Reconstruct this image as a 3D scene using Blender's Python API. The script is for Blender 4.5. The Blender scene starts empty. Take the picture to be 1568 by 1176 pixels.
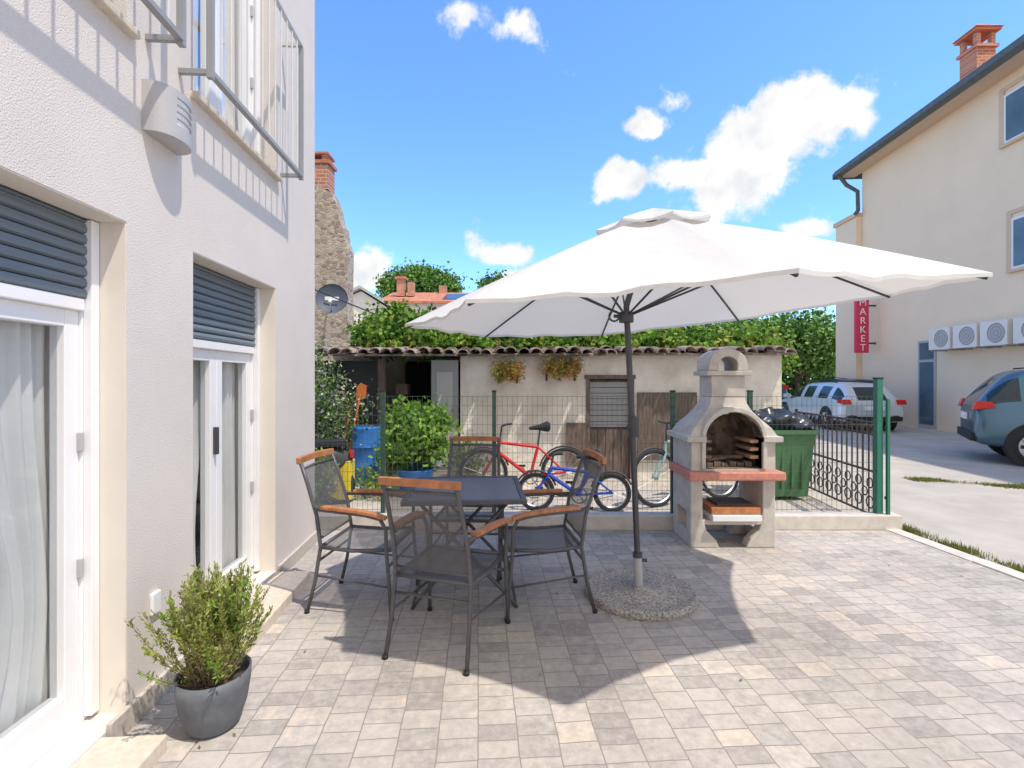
import bpy, math, random, bmesh
import numpy as np
from mathutils import Vector, Matrix
random.seed(7); np.random.seed(7)
R=math.radians
TH=R(3.76); CS,SN=math.cos(TH),math.sin(TH)
scene=bpy.context.scene
col=scene.collection

# ------------------------------------------------------------ materials
def nm(name):
    m=bpy.data.materials.new(name); m.use_nodes=True
    nt=m.node_tree; b=nt.nodes['Principled BSDF']; return m,nt,b
def mat(name,c,rough=.7,metal=0,var=.15,scale=8,bump=0,bscale=60,bdist=.003,c2=None,spec=.5,stretch=None):
    m,nt,b=nm(name); N=nt.nodes; L=nt.links
    tc=N.new('ShaderNodeTexCoord'); src=tc.outputs['Object']
    if stretch:
        mp=N.new('ShaderNodeMapping'); mp.inputs['Scale'].default_value=stretch
        L.new(src,mp.inputs['Vector']); src=mp.outputs['Vector']
    no=N.new('ShaderNodeTexNoise'); no.inputs['Scale'].default_value=scale; no.inputs['Detail'].default_value=4; no.inputs['Roughness'].default_value=.65
    L.new(src,no.inputs['Vector'])
    cr=N.new('ShaderNodeValToRGB'); L.new(no.outputs['Fac'],cr.inputs['Fac'])
    a=[max(0,x*(1-var)) for x in c]; d=list(c2) if c2 else [min(1,x*(1+var)) for x in c]
    cr.color_ramp.elements[0].position=.32; cr.color_ramp.elements[1].position=.68
    cr.color_ramp.elements[0].color=(*a,1); cr.color_ramp.elements[1].color=(*d,1)
    L.new(cr.outputs['Color'],b.inputs['Base Color'])
    b.inputs['Roughness'].default_value=rough; b.inputs['Metallic'].default_value=metal
    b.inputs['Specular IOR Level'].default_value=spec
    if bump:
        n2=N.new('ShaderNodeTexNoise'); n2.inputs['Scale'].default_value=bscale; n2.inputs['Detail'].default_value=3
        L.new(src,n2.inputs['Vector'])
        bp=N.new('ShaderNodeBump'); bp.inputs['Strength'].default_value=bump; bp.inputs['Distance'].default_value=bdist
        L.new(n2.outputs['Fac'],bp.inputs['Height']); L.new(bp.outputs['Normal'],b.inputs['Normal'])
    return m
def trans_mat(name,c,fac,rough=.6):
    m,nt,b=nm(name); N=nt.nodes; L=nt.links
    b.inputs['Base Color'].default_value=(*c,1); b.inputs['Roughness'].default_value=rough
    t=N.new('ShaderNodeBsdfTransparent'); mx=N.new('ShaderNodeMixShader'); mx.inputs[0].default_value=fac
    L.new(b.outputs[0],mx.inputs[1]); L.new(t.outputs[0],mx.inputs[2]); L.new(mx.outputs[0],N['Material Output'].inputs['Surface'])
    return m
def glass_mat(name,tint=(.95,.97,.97)):
    m,nt,b=nm(name); N=nt.nodes; L=nt.links
    t=N.new('ShaderNodeBsdfTransparent'); t.inputs[0].default_value=(*tint,1)
    g=N.new('ShaderNodeBsdfGlossy'); g.inputs['Roughness'].default_value=.03
    f=N.new('ShaderNodeFresnel'); f.inputs['IOR'].default_value=1.5
    a=N.new('ShaderNodeMath'); a.operation='MULTIPLY_ADD'; a.inputs[1].default_value=.5; a.inputs[2].default_value=.03; L.new(f.outputs[0],a.inputs[0])
    mx=N.new('ShaderNodeMixShader'); L.new(a.outputs[0],mx.inputs[0])
    L.new(t.outputs[0],mx.inputs[1]); L.new(g.outputs[0],mx.inputs[2]); L.new(mx.outputs[0],N['Material Output'].inputs['Surface'])
    return m
def leaf_mat(name,c,tr=.35):
    m,nt,b=nm(name); N=nt.nodes; L=nt.links
    no=N.new('ShaderNodeTexNoise'); no.inputs['Scale'].default_value=9; no.inputs['Detail'].default_value=1
    tc=N.new('ShaderNodeTexCoord'); L.new(tc.outputs['Object'],no.inputs['Vector'])
    cr=N.new('ShaderNodeValToRGB'); L.new(no.outputs['Fac'],cr.inputs['Fac'])
    cr.color_ramp.elements[0].position=.3; cr.color_ramp.elements[1].position=.7
    cr.color_ramp.elements[0].color=(*[x*.7 for x in c],1); cr.color_ramp.elements[1].color=(*[x*1.35 for x in c],1)
    L.new(cr.outputs[0],b.inputs['Base Color']); b.inputs['Roughness'].default_value=.6; b.inputs['Specular IOR Level'].default_value=.2
    if tr:
        t=N.new('ShaderNodeBsdfTranslucent'); L.new(cr.outputs[0],t.inputs[0])
        mx=N.new('ShaderNodeMixShader'); mx.inputs[0].default_value=tr
        L.new(b.outputs[0],mx.inputs[1]); L.new(t.outputs[0],mx.inputs[2]); L.new(mx.outputs[0],N['Material Output'].inputs['Surface'])
    return m
def brick_mat(name,stops,mortar,bw,rh,ms,swap='YX',rough=.85,bump=.6,noise=.25,offs=.5,dist=.004,squash=.78,wob=.012):
    m,nt,b=nm(name); N=nt.nodes; L=nt.links
    tc=N.new('ShaderNodeTexCoord'); sp=N.new('ShaderNodeSeparateXYZ'); cb=N.new('ShaderNodeCombineXYZ')
    L.new(tc.outputs['Object'],sp.inputs[0])
    L.new(sp.outputs[swap[0]],cb.inputs[0]); L.new(sp.outputs[swap[1]],cb.inputs[1])
    n0=N.new('ShaderNodeTexNoise'); n0.inputs['Scale'].default_value=7; n0.inputs['Detail'].default_value=1; L.new(tc.outputs['Object'],n0.inputs['Vector'])
    va=N.new('ShaderNodeVectorMath'); va.operation='MULTIPLY_ADD'; va.inputs[1].default_value=(wob,wob,0)
    L.new(n0.outputs['Color'],va.inputs[0]); L.new(cb.outputs[0],va.inputs[2])
    br=N.new('ShaderNodeTexBrick'); L.new(va.outputs[0],br.inputs['Vector'])
    br.inputs['Color1'].default_value=(0,0,0,1); br.inputs['Color2'].default_value=(1,1,1,1); br.inputs['Mortar'].default_value=(.5,.5,.5,1)
    br.inputs['Scale'].default_value=1; br.inputs['Brick Width'].default_value=bw; br.inputs['Row Height'].default_value=rh
    br.inputs['Mortar Size'].default_value=ms; br.inputs['Mortar Smooth'].default_value=.35; br.offset=offs; br.squash=squash; br.squash_frequency=3
    nz=N.new('ShaderNodeTexNoise'); nz.inputs['Scale'].default_value=19; nz.inputs['Detail'].default_value=6; nz.inputs['Roughness'].default_value=.75
    L.new(tc.outputs['Object'],nz.inputs['Vector'])
    nz2=N.new('ShaderNodeTexNoise'); nz2.inputs['Scale'].default_value=1.3; nz2.inputs['Detail'].default_value=3; L.new(tc.outputs['Object'],nz2.inputs['Vector'])
    pm=N.new('ShaderNodeMath'); pm.operation='MULTIPLY_ADD'; pm.inputs[1].default_value=.9; pm.inputs[2].default_value=-.45; L.new(nz.outputs['Fac'],pm.inputs[0])
    pa=N.new('ShaderNodeMath'); pa.operation='ADD'; pa.use_clamp=True; L.new(br.outputs['Color'],pa.inputs[0]); L.new(pm.outputs[0],pa.inputs[1])
    cr=N.new('ShaderNodeValToRGB'); L.new(pa.outputs[0],cr.inputs['Fac'])
    e=cr.color_ramp.elements
    for i,(p,c) in enumerate(stops):
        if i<2: e[i].position=p; e[i].color=(*c,1)
        else:
            k=e.new(p); k.color=(*c,1)
    ad=N.new('ShaderNodeMath'); ad.operation='ADD'; L.new(nz.outputs['Fac'],ad.inputs[0]); L.new(nz2.outputs['Fac'],ad.inputs[1])
    mr=N.new('ShaderNodeMapRange'); mr.inputs[1].default_value=.7; mr.inputs[2].default_value=1.3; mr.inputs[3].default_value=1-noise; mr.inputs[4].default_value=1+noise*.6
    L.new(ad.outputs[0],mr.inputs[0])
    mu=N.new('ShaderNodeVectorMath'); mu.operation='SCALE'; L.new(cr.outputs[0],mu.inputs[0]); L.new(mr.outputs[0],mu.inputs['Scale'])
    mx=N.new('ShaderNodeMix'); mx.data_type='RGBA'; L.new(br.outputs['Fac'],mx.inputs['Factor']); L.new(mu.outputs[0],mx.inputs['A']); mx.inputs['B'].default_value=(*mortar,1)
    L.new(mx.outputs['Result'],b.inputs['Base Color']); b.inputs['Roughness'].default_value=rough; b.inputs['Specular IOR Level'].default_value=.3
    sb=N.new('ShaderNodeMath'); sb.operation='MULTIPLY_ADD'; sb.inputs[1].default_value=-1.0; L.new(br.outputs['Fac'],sb.inputs[0]); L.new(nz.outputs['Fac'],sb.inputs[2])
    bp=N.new('ShaderNodeBump'); bp.inputs['Strength'].default_value=bump; bp.inputs['Distance'].default_value=dist
    L.new(sb.outputs[0],bp.inputs['Height']); L.new(bp.outputs['Normal'],b.inputs['Normal'])
    return m
def stone_mat(name,cols,scale=4,mortar=(.45,.4,.33)):
    m,nt,b=nm(name); N=nt.nodes; L=nt.links
    tc=N.new('ShaderNodeTexCoord'); mp=N.new('ShaderNodeMapping'); mp.inputs['Scale'].default_value=(1,1,1.6); L.new(tc.outputs['Object'],mp.inputs[0])
    n0=N.new('ShaderNodeTexNoise'); n0.inputs['Scale'].default_value=3; L.new(mp.outputs[0],n0.inputs['Vector'])
    va=N.new('ShaderNodeVectorMath'); va.operation='MULTIPLY_ADD'; va.inputs[1].default_value=(.25,.25,.25); L.new(n0.outputs['Color'],va.inputs[0]); L.new(mp.outputs[0],va.inputs[2])
    v=N.new('ShaderNodeTexVoronoi'); v.inputs['Scale'].default_value=scale; L.new(va.outputs[0],v.inputs['Vector'])
    d=N.new('ShaderNodeTexVoronoi'); d.feature='DISTANCE_TO_EDGE'; d.inputs['Scale'].default_value=scale; L.new(va.outputs[0],d.inputs['Vector'])
    cr=N.new('ShaderNodeValToRGB'); L.new(v.outputs['Color'],cr.inputs['Fac']); e=cr.color_ramp.elements
    for i,c in enumerate(cols):
        p=i/(len(cols)-1)*.6+.2
        if i<2: e[i].position=p; e[i].color=(*c,1)
        else: k=e.new(p); k.color=(*c,1)
    st=N.new('ShaderNodeMapRange'); st.inputs[1].default_value=.01; st.inputs[2].default_value=.10; L.new(d.outputs['Distance'],st.inputs[0])
    mx=N.new('ShaderNodeMix'); mx.data_type='RGBA'; L.new(st.outputs[0],mx.inputs['Factor']); mx.inputs['A'].default_value=(*mortar,1); L.new(cr.outputs[0],mx.inputs['B'])
    L.new(mx.outputs['Result'],b.inputs['Base Color']); b.inputs['Roughness'].default_value=.9
    bp=N.new('ShaderNodeBump'); bp.inputs['Strength'].default_value=.7; bp.inputs['Distance'].default_value=.02
    L.new(st.outputs[0],bp.inputs['Height']); L.new(bp.outputs['Normal'],b.inputs['Normal'])
    return m

M={}
M['stucco']=mat('stucco',(.70,.64,.585),.9,var=.035,scale=2.2,bump=.7,bscale=150,bdist=.005)
M['reveal']=mat('reveal_plaster',(.78,.71,.62),.9,var=.03,scale=3,bump=.2,bscale=190)
M['plinth']=mat('plinth_stone',(.52,.47,.41),.7,var=.14,scale=30,bump=.2)
M['sill']=mat('sill_stone',(.64,.55,.45),.6,var=.12,scale=30,bump=.1)
M['pvc']=mat('white_pvc',(.84,.83,.83),.35,var=.02)
M['shutter']=mat('shutter_grey_blue',(.15,.185,.215),.5,var=.05,scale=4)
M['curtain']=mat('curtain',(.82,.81,.80),.9,var=.05,scale=5)
M['roomdark']=mat('room_dark',(.12,.12,.12),.9)
M['glass']=glass_mat('window_glass')
M['rail']=mat('rail_grey',(.62,.61,.60),.5,var=.05)
M['raild']=mat('rail_dark',(.3,.3,.3),.5,var=.05)
M['lampgrey']=mat('lamp_grey',(.44,.43,.43),.5,var=.05)
M['white']=mat('white_paint',(.8,.8,.8),.5,var=.03)
M['alu']=mat('aluminium',(.5,.5,.52),.35,.7,var=.05)
M['frame']=mat('anthracite_frame',(.115,.11,.115),.45,.3,var=.12,scale=20)
M['pole']=mat('pole_anthracite',(.07,.07,.075),.4,.3,var=.12,scale=20)
M['mesh']=trans_mat('textilene_mesh',(.105,.103,.11),.33)
M['tabletop']=mat('table_top',(.17,.175,.20),.38,var=.12,scale=20)
M['wood']=mat('orange_wood',(.44,.17,.065),.5,var=.3,scale=14,stretch=(1,6,1))
M['woodold']=mat('old_wood',(.135,.10,.082),.85,var=.35,scale=5,stretch=(8,8,1),bump=.3,c2=(.225,.165,.135))
M['plaster']=mat('shed_plaster',(.69,.62,.53),.95,var=.12,scale=2.2,bump=.6,bscale=9,bdist=.03,c2=(.85,.80,.72))
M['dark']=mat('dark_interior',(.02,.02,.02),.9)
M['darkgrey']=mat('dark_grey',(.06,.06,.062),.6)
M['rubber']=mat('rubber',(.02,.02,.022),.75)
M['concrete']=mat('cast_concrete',(.52,.48,.43),.92,var=.14,scale=9,bump=.35,bscale=90,bdist=.003)
M['curb']=mat('kerb_concrete',(.60,.55,.49),.9,var=.14,scale=7,bump=.3,bscale=60)
M['soot']=mat('soot',(.05,.045,.04),.95,var=.6,scale=9,c2=(.28,.20,.14))
M['redslab']=mat('red_slab',(.55,.22,.16),.7,var=.18,scale=25,bump=.2)
M['firebrick']=mat('fire_brick',(.5,.3,.2),.9,var=.2,scale=10)
M['tile']=mat('roof_tile',(.20,.13,.105),.9,var=.5,scale=5,bump=.4,bscale=30,bdist=.01,c2=(.46,.37,.31))
M['redtile']=mat('red_roof_tile',(.48,.19,.11),.85,var=.3,scale=3)
M['granite']=mat('granite_base',(.30,.26,.225),.8,var=.6,scale=75,bump=1,bscale=75,bdist=.012,c2=(.66,.60,.53))
M['fencegreen']=mat('fence_green',(.035,.09,.06),.5,var=.1)
M['fencewire']=mat('fence_wire',(.08,.11,.095),.5,var=.1)
M['postgreen']=mat('post_green',(.03,.17,.11),.5,var=.1)
M['iron']=mat('iron_brown',(.06,.035,.03),.55,var=.2)
M['bin']=mat('bin_green',(.08,.20,.08),.5,var=.15,scale=6)
M['bag']=mat('plastic_bag',(.03,.035,.045),.3,var=.3)
M['blueplastic']=mat('blue_plastic',(.03,.17,.52),.45,var=.15)
M['yellow']=mat('yellow_plastic',(.78,.6,.05),.5,var=.1)
M['orange']=mat('orange_paint',(.62,.17,.04),.5,var=.1)
M['red']=mat('red_paint',(.65,.02,.025),.35,var=.1)
M['blue']=mat('blue_paint',(.03,.08,.5),.35,var=.1)
M['mint']=mat('mint_paint',(.3,.45,.42),.35,var=.1)
M['pot']=mat('pot_grey',(.12,.13,.145),.6,var=.22,scale=9,bump=.1)
M['soil']=mat('soil',(.07,.05,.035),.95,var=.4,scale=40)
M['beige']=mat('beige_facade',(.84,.67,.49),.9,var=.04,scale=.6,bump=.2,bscale=50)
M['beige2']=mat('beige_trim',(.66,.49,.35),.9,var=.05)
M['roofdark']=mat('eave_dark',(.10,.11,.11),.6,var=.2)
M['brickred']=brick_mat('chimney_brick',[(0,(.42,.16,.10)),(1,(.60,.28,.19))],(.5,.40,.33),.25,.09,.012,'XZ')
M['winglass']=mat('dark_window_glass',(.10,.15,.19),.08,var=.3,scale=.8)
M['ac']=mat('ac_white',(.76,.73,.68),.5,var=.05)
M['signred']=mat('sign_red',(.68,.03,.10),.4,var=.03)
M['carsilver']=mat('car_silver',(.62,.67,.73),.25,.3,var=.02)
M['carblue']=mat('car_blue',(.10,.18,.24),.22,.5,var=.03)
M['cardark']=mat('car_dark',(.05,.07,.11),.22,.5,var=.03)
M['carglass']=mat('car_glass',(.02,.035,.045),.05,var=.2)
M['tail']=mat('tail_lamp',(.6,.015,.01),.15,var=.1)
M['dish']=mat('dish_grey',(.075,.095,.135),.6,var=.1)
M['stone']=stone_mat('rubble_stone',[(.24,.19,.15),(.42,.35,.28),(.52,.45,.36),(.34,.24,.17)],8,(.46,.40,.33))
M['farwhite']=mat('far_white',(.74,.71,.67),.9,var=.05)
M['solar']=mat('solar_panel',(.03,.05,.10),.2)
M['asphalt']=mat('street_asphalt',(.44,.40,.355),.92,var=.14,scale=1.2,bump=.4,bscale=70,bdist=.004)
M['yard']=mat('yard_ground',(.48,.43,.37),.95,var=.16,scale=3,bump=.5,bscale=60,bdist=.006)
M['g1']=leaf_mat('leaf_dark',(.05,.115,.02)); M['g2']=leaf_mat('leaf_mid',(.115,.24,.035)); M['g3']=leaf_mat('leaf_light',(.24,.40,.06))
M['f1']=leaf_mat('far_leaf_dark',(.06,.13,.03),0); M['f2']=leaf_mat('far_leaf_mid',(.13,.26,.05),0); M['f3']=leaf_mat('far_leaf_light',(.23,.37,.09),0)
M['g4']=leaf_mat('leaf_yellowgreen',(.34,.36,.08)); M['g5']=leaf_mat('leaf_grey',(.24,.29,.19)); M['g6']=leaf_mat('leaf_olive',(.19,.21,.05)); M['g7']=leaf_mat('leaf_pale',(.42,.44,.15))
M['fl']=leaf_mat('flower_orange',(.50,.24,.08)); M['flw']=leaf_mat('flower_white',(.6,.6,.5)); M['dry']=leaf_mat('leaf_dry',(.30,.19,.09))
M['bark']=mat('bark',(.18,.13,.085),.95,var=.3,scale=10,bump=.5)
M['paving']=brick_mat('block_paving',[(0,(.36,.33,.305)),(1,(.55,.475,.40)),(.3,(.435,.40,.365)),(.55,(.48,.435,.385)),(.8,(.47,.43,.395))],(.27,.24,.215),.122,.165,.003,'YX',noise=.26,offs=.42)
def canopy():
    m,nt,b=nm('canopy_fabric'); N=nt.nodes; L=nt.links
    b.inputs['Base Color'].default_value=(.76,.745,.72,1); b.inputs['Roughness'].default_value=.85; b.inputs['Specular IOR Level'].default_value=.1
    t=N.new('ShaderNodeBsdfTranslucent'); t.inputs[0].default_value=(.80,.77,.72,1)
    no=N.new('ShaderNodeTexNoise'); no.inputs['Scale'].default_value=3.5; no.inputs['Detail'].default_value=4
    tc=N.new('ShaderNodeTexCoord'); L.new(tc.outputs['Object'],no.inputs['Vector'])
    bp=N.new('ShaderNodeBump'); bp.inputs['Strength'].default_value=.5; bp.inputs['Distance'].default_value=.045; L.new(no.outputs['Fac'],bp.inputs['Height'])
    L.new(bp.outputs[0],b.inputs['Normal'])
    mx=N.new('ShaderNodeMixShader'); mx.inputs[0].default_value=.28
    L.new(b.outputs[0],mx.inputs[1]); L.new(t.outputs[0],mx.inputs[2]); L.new(mx.outputs[0],N['Material Output'].inputs['Surface'])
    return m
M['canopy']=canopy()

# ------------------------------------------------------------ builders
def empty(name,loc=(0,0,0),rz=0):
    e=bpy.data.objects.new(name,None); col.objects.link(e); e.location=loc; e.rotation_euler=(0,0,rz); e.empty_display_size=.2; return e
class B:
    def __init__(s): s.v=[]; s.f=[]; s.m=[]; s.mats=[]
    def _mi(s,k):
        if k not in s.mats: s.mats.append(k)
        return s.mats.index(k)
    def add(s,vs,fs,k):
        o=len(s.v); i=s._mi(k)
        s.v+= [tuple(v) for v in vs]; s.f+=[tuple(o+a for a in f) for f in fs]; s.m+=[i]*len(fs); return s
    def box(s,x0,x1,y0,y1,z0,z1,k):
        vs=[(x,y,z) for x in (x0,x1) for y in (y0,y1) for z in (z0,z1)]
        return s.add(vs,[(0,1,3,2),(4,6,7,5),(0,4,5,1),(2,3,7,6),(0,2,6,4),(1,5,7,3)],k)
    def tube(s,pts,r,k,n=8,closed=False,caps=True):
        pts=[Vector(p) for p in pts]; m=len(pts); rs=r if isinstance(r,(list,tuple)) else [r]*m
        vs=[];fs=[]; up=None
        for i,p in enumerate(pts):
            if closed: d=pts[(i+1)%m]-pts[i-1]
            else: d=pts[min(i+1,m-1)]-pts[max(i-1,0)]
            d.normalize()
            if up is None:
                up=Vector((0,0,1)) if abs(d.z)<.9 else Vector((1,0,0))
            x=up-d*up.dot(d)
            if x.length<1e-4: x=Vector((1,0,0))-d*d.x
            x.normalize(); y=d.cross(x); up=x
            for j in range(n):
                t=2*math.pi*j/n; vs.append(p+(x*math.cos(t)+y*math.sin(t))*rs[i])
        for i in range(m if closed else m-1):
            for j in range(n):
                fs.append((i*n+j,i*n+(j+1)%n,((i+1)%m)*n+(j+1)%n,((i+1)%m)*n+j))
        if caps and not closed: fs.append(tuple(range(n-1,-1,-1))); fs.append(tuple((m-1)*n+j for j in range(n)))
        return s.add(vs,fs,k)
    def lathe(s,c,prof,k,n=32,cap=True):
        vs=[];fs=[];m=len(prof)
        for r,z in prof:
            for j in range(n):
                t=2*math.pi*j/n; vs.append((c[0]+r*math.cos(t),c[1]+r*math.sin(t),c[2]+z))
        for i in range(m-1):
            for j in range(n): fs.append((i*n+j,i*n+(j+1)%n,(i+1)*n+(j+1)%n,(i+1)*n+j))
        if cap: fs.append(tuple(range(n-1,-1,-1))); fs.append(tuple((m-1)*n+j for j in range(n)))
        return s.add(vs,fs,k)
    def prism(s,poly,a,b,k,plane='XZ'):
        n=len(poly)
        def P(p,q): return (p[0],q,p[1]) if plane=='XZ' else ((q,p[0],p[1]) if plane=='YZ' else (p[0],p[1],q))
        vs=[P(p,a) for p in poly]+[P(p,b) for p in poly]
        fs=[tuple(range(n)),tuple(range(2*n-1,n-1,-1))]+[(i,(i+1)%n,n+(i+1)%n,n+i) for i in range(n)]
        return s.add(vs,fs,k)
    def ring(s,c,r,t,k,axis='Y',n=28,m=6):
        pts=[]
        for i in range(n):
            a=2*math.pi*i/n
            if axis=='Y': pts.append((c[0]+r*math.cos(a),c[1],c[2]+r*math.sin(a)))
            elif axis=='X': pts.append((c[0],c[1]+r*math.cos(a),c[2]+r*math.sin(a)))
            else: pts.append((c[0]+r*math.cos(a),c[1]+r*math.sin(a),c[2]))
        return s.tube(pts,t,k,n=m,closed=True)
    def obj(s,name,parent=None,smooth=False,bevel=0,sub=0,rz=None,loc=None):
        me=bpy.data.meshes.new(name); me.from_pydata(s.v,[],s.f)
        for k in s.mats: me.materials.append(M[k])
        me.polygons.foreach_set('material_index',s.m); me.update()
        bm=bmesh.new(); bm.from_mesh(me); bmesh.ops.recalc_face_normals(bm,faces=bm.faces); bm.to_mesh(me); bm.free()
        o=bpy.data.objects.new(name,me); col.objects.link(o)
        if parent: o.parent=parent
        if rz is not None: o.rotation_euler=(0,0,rz)
        if loc is not None: o.location=loc
        if smooth:
            me.shade_smooth()
            if smooth=='auto':
                try: me.set_sharp_from_angle(angle=R(38))
                except Exception: pass
        if bevel:
            bv=o.modifiers.new('b','BEVEL'); bv.width=bevel; bv.segments=2; bv.limit_method='ANGLE'
        if sub:
            sb=o.modifiers.new('s','SUBSURF'); sb.levels=sub; sb.render_levels=sub
        return o

def leaves(name,ells,n,size,mats,seed=1,parent=None,spread=.25,clump=35,asp=.55,up=0.0):
    rng=np.random.default_rng(seed)
    w=np.array([e[3]*e[4]*e[5] for e in ells])**.6; w/=w.sum()
    nc=max(4,n//clump); ci=rng.choice(len(ells),nc,p=w); E=np.array([e[:6] for e in ells])[ci]
    d=rng.normal(size=(nc,3)); d/=np.linalg.norm(d,axis=1)[:,None]; rr=rng.random(nc)**.38*(.8+.35*rng.random(nc))
    cc=E[:,:3]+d*rr[:,None]*E[:,3:]; tone=rng.integers(0,len(mats),nc)
    li=rng.integers(0,nc,n); sg=E[li,3:].min(axis=1)*spread
    p=cc[li]+rng.normal(size=(n,3))*sg[:,None]
    p[:,2]=np.maximum(p[:,2],.02)
    a=rng.normal(size=(n,3)); a[:,2]+=up; a/=np.linalg.norm(a,axis=1)[:,None]
    b=np.cross(a,rng.normal(size=(n,3))); b/=np.linalg.norm(b,axis=1)[:,None]
    sz=size*(.6+.8*rng.random(n))[:,None]
    V=np.stack([p-a*sz*.5,p+b*sz*asp*.5,p+a*sz*.5,p-b*sz*asp*.5],1).reshape(-1,3)
    me=bpy.data.meshes.new(name); F=np.arange(4*n).reshape(-1,4)
    me.from_pydata(V.tolist(),[],F.tolist())
    for k in mats: me.materials.append(M[k])
    mi=tone[li]; fl=rng.random(n)<.2; mi=np.where(fl,rng.integers(0,len(mats),n),mi)
    me.polygons.foreach_set('material_index',mi.astype(np.int32)); me.update()
    o=bpy.data.objects.new(name,me); col.objects.link(o)
    if parent: o.parent=parent
    return o

# ------------------------------------------------------------ ground
b=B(); b.add([(-300,-300,0),(300,-300,0),(300,600,0),(-300,600,0)],[(0,1,2,3)],'asphalt'); b.obj('ground')
def loc2(X,Y): return (X*CS+Y*SN,-X*SN+Y*CS)
lp=[(-1.5,-4.2),(3.99,-4.2),loc2(3.70,4.89),loc2(-2.2,4.89),loc2(-2.2,4.6),(-1.5,4.62)]
b=B(); b.add([(x,y,.008) for x,y in lp],[tuple(range(6))],'paving'); b.obj('terrace_paving',rz=TH)
b=B(); b.add([(-6,5.02,.004),(3.9,5.02,.004),(4.5,12,.004),(-6,12,.004)],[(0,1,2,3)],'yard'); b.obj('yard_ground')
b=B()
for i in range(9):
    y0=-4.2+i*1.0; b.box(4.0,4.14,y0,y0+.99,-.02,.018+.004*(i%2),'curb')
b.obj('edging_strip',rz=TH,bevel=.006)
b=B(); b.box(-2.3,3.86,4.90,5.06,0,.15,'curb'); b.obj('fence_footing_wall',bevel=.01)
rng=np.random.default_rng(11); vs=[];fs=[]
for i in range(34):
    s=rng.uniform(-1.3,3.9); t=rng.uniform(1.4,4.8); a=rng.uniform(0,6.28); l=rng.uniform(.006,.016); n=len(vs)
    for k in range(4):
        aa=a+k*math.pi/2; ll=l*(1 if k%2==0 else .5); vs.append((s+ll*math.cos(aa),t+ll*math.sin(aa),.011+rng.uniform(0,.006)))
    fs.append((n,n+1,n+2,n+3))
q=B(); q.add(vs,fs,'dry'); q.obj('fallen_leaves',rz=TH)

# ------------------------------------------------------------ left house
H=empty('white_house',rz=TH)
b=B(); W0,W1=-1.82,-1.5
OP=[(1.08,2.22),(2.71,3.77)]
for t0,t1 in [(-5,1.08),(2.22,2.71),(3.77,4.64)]: b.box(W0,W1,t0,t1,0,7.5,'stucco')
for t0,t1 in OP:
    for z0,z1 in [(0,.08),(2.17,3.0),(5.2,7.5)]: b.box(W0,W1,t0,t1,z0,z1,'stucco')
b.box(-8,W0,4.34,4.64,0,7.5,'stucco'); b.box(-8,W0,-5,-4.7,0,7.5,'stucco'); b.box(-8.3,-8,-5,4.64,0,7.5,'stucco')
b.obj('walls',H)
b=B(); b.box(-8,W0-.01,-4.7,4.34,2.7,2.9,'white'); b.box(-8.5,-1.2,-5.2,4.84,7.5,7.7,'redtile'); b.box(-8,W0-.01,-4.7,4.34,.02,.07,'woodold'); b.box(-4.6,-4.5,-4.7,4.34,.07,2.7,'reveal')
b.obj('floors_and_roof',H)
b=B()
for t0,t1 in [(-5,1.0),(2.10,2.72),(3.80,4.66)]: b.box(W1,W1+.022,t0,t1,.0,.11,'plinth')
b.obj('plinth',H,bevel=.003)
b=B()
for (t0,t1) in [(.95,2.08),(2.74,3.78)]:
    b.box(-1.62,-1.25,t0,t1,.0,.075,'sill')
for (t0,t1) in OP:
    b.box(-1.66,-1.46,t0-.03,t1+.03,2.965,3.0,'sill')
b.obj('stone_sills',H,bevel=.006)
b=B()
for t0,t1 in OP:
    b.box(-1.63,-1.503,t1-.004,t1-.0005,.08,2.168,'reveal'); b.box(-1.63,-1.503,t0,t1-.005,2.164,2.1695,'reveal')
b.obj('reveals',H)
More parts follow.
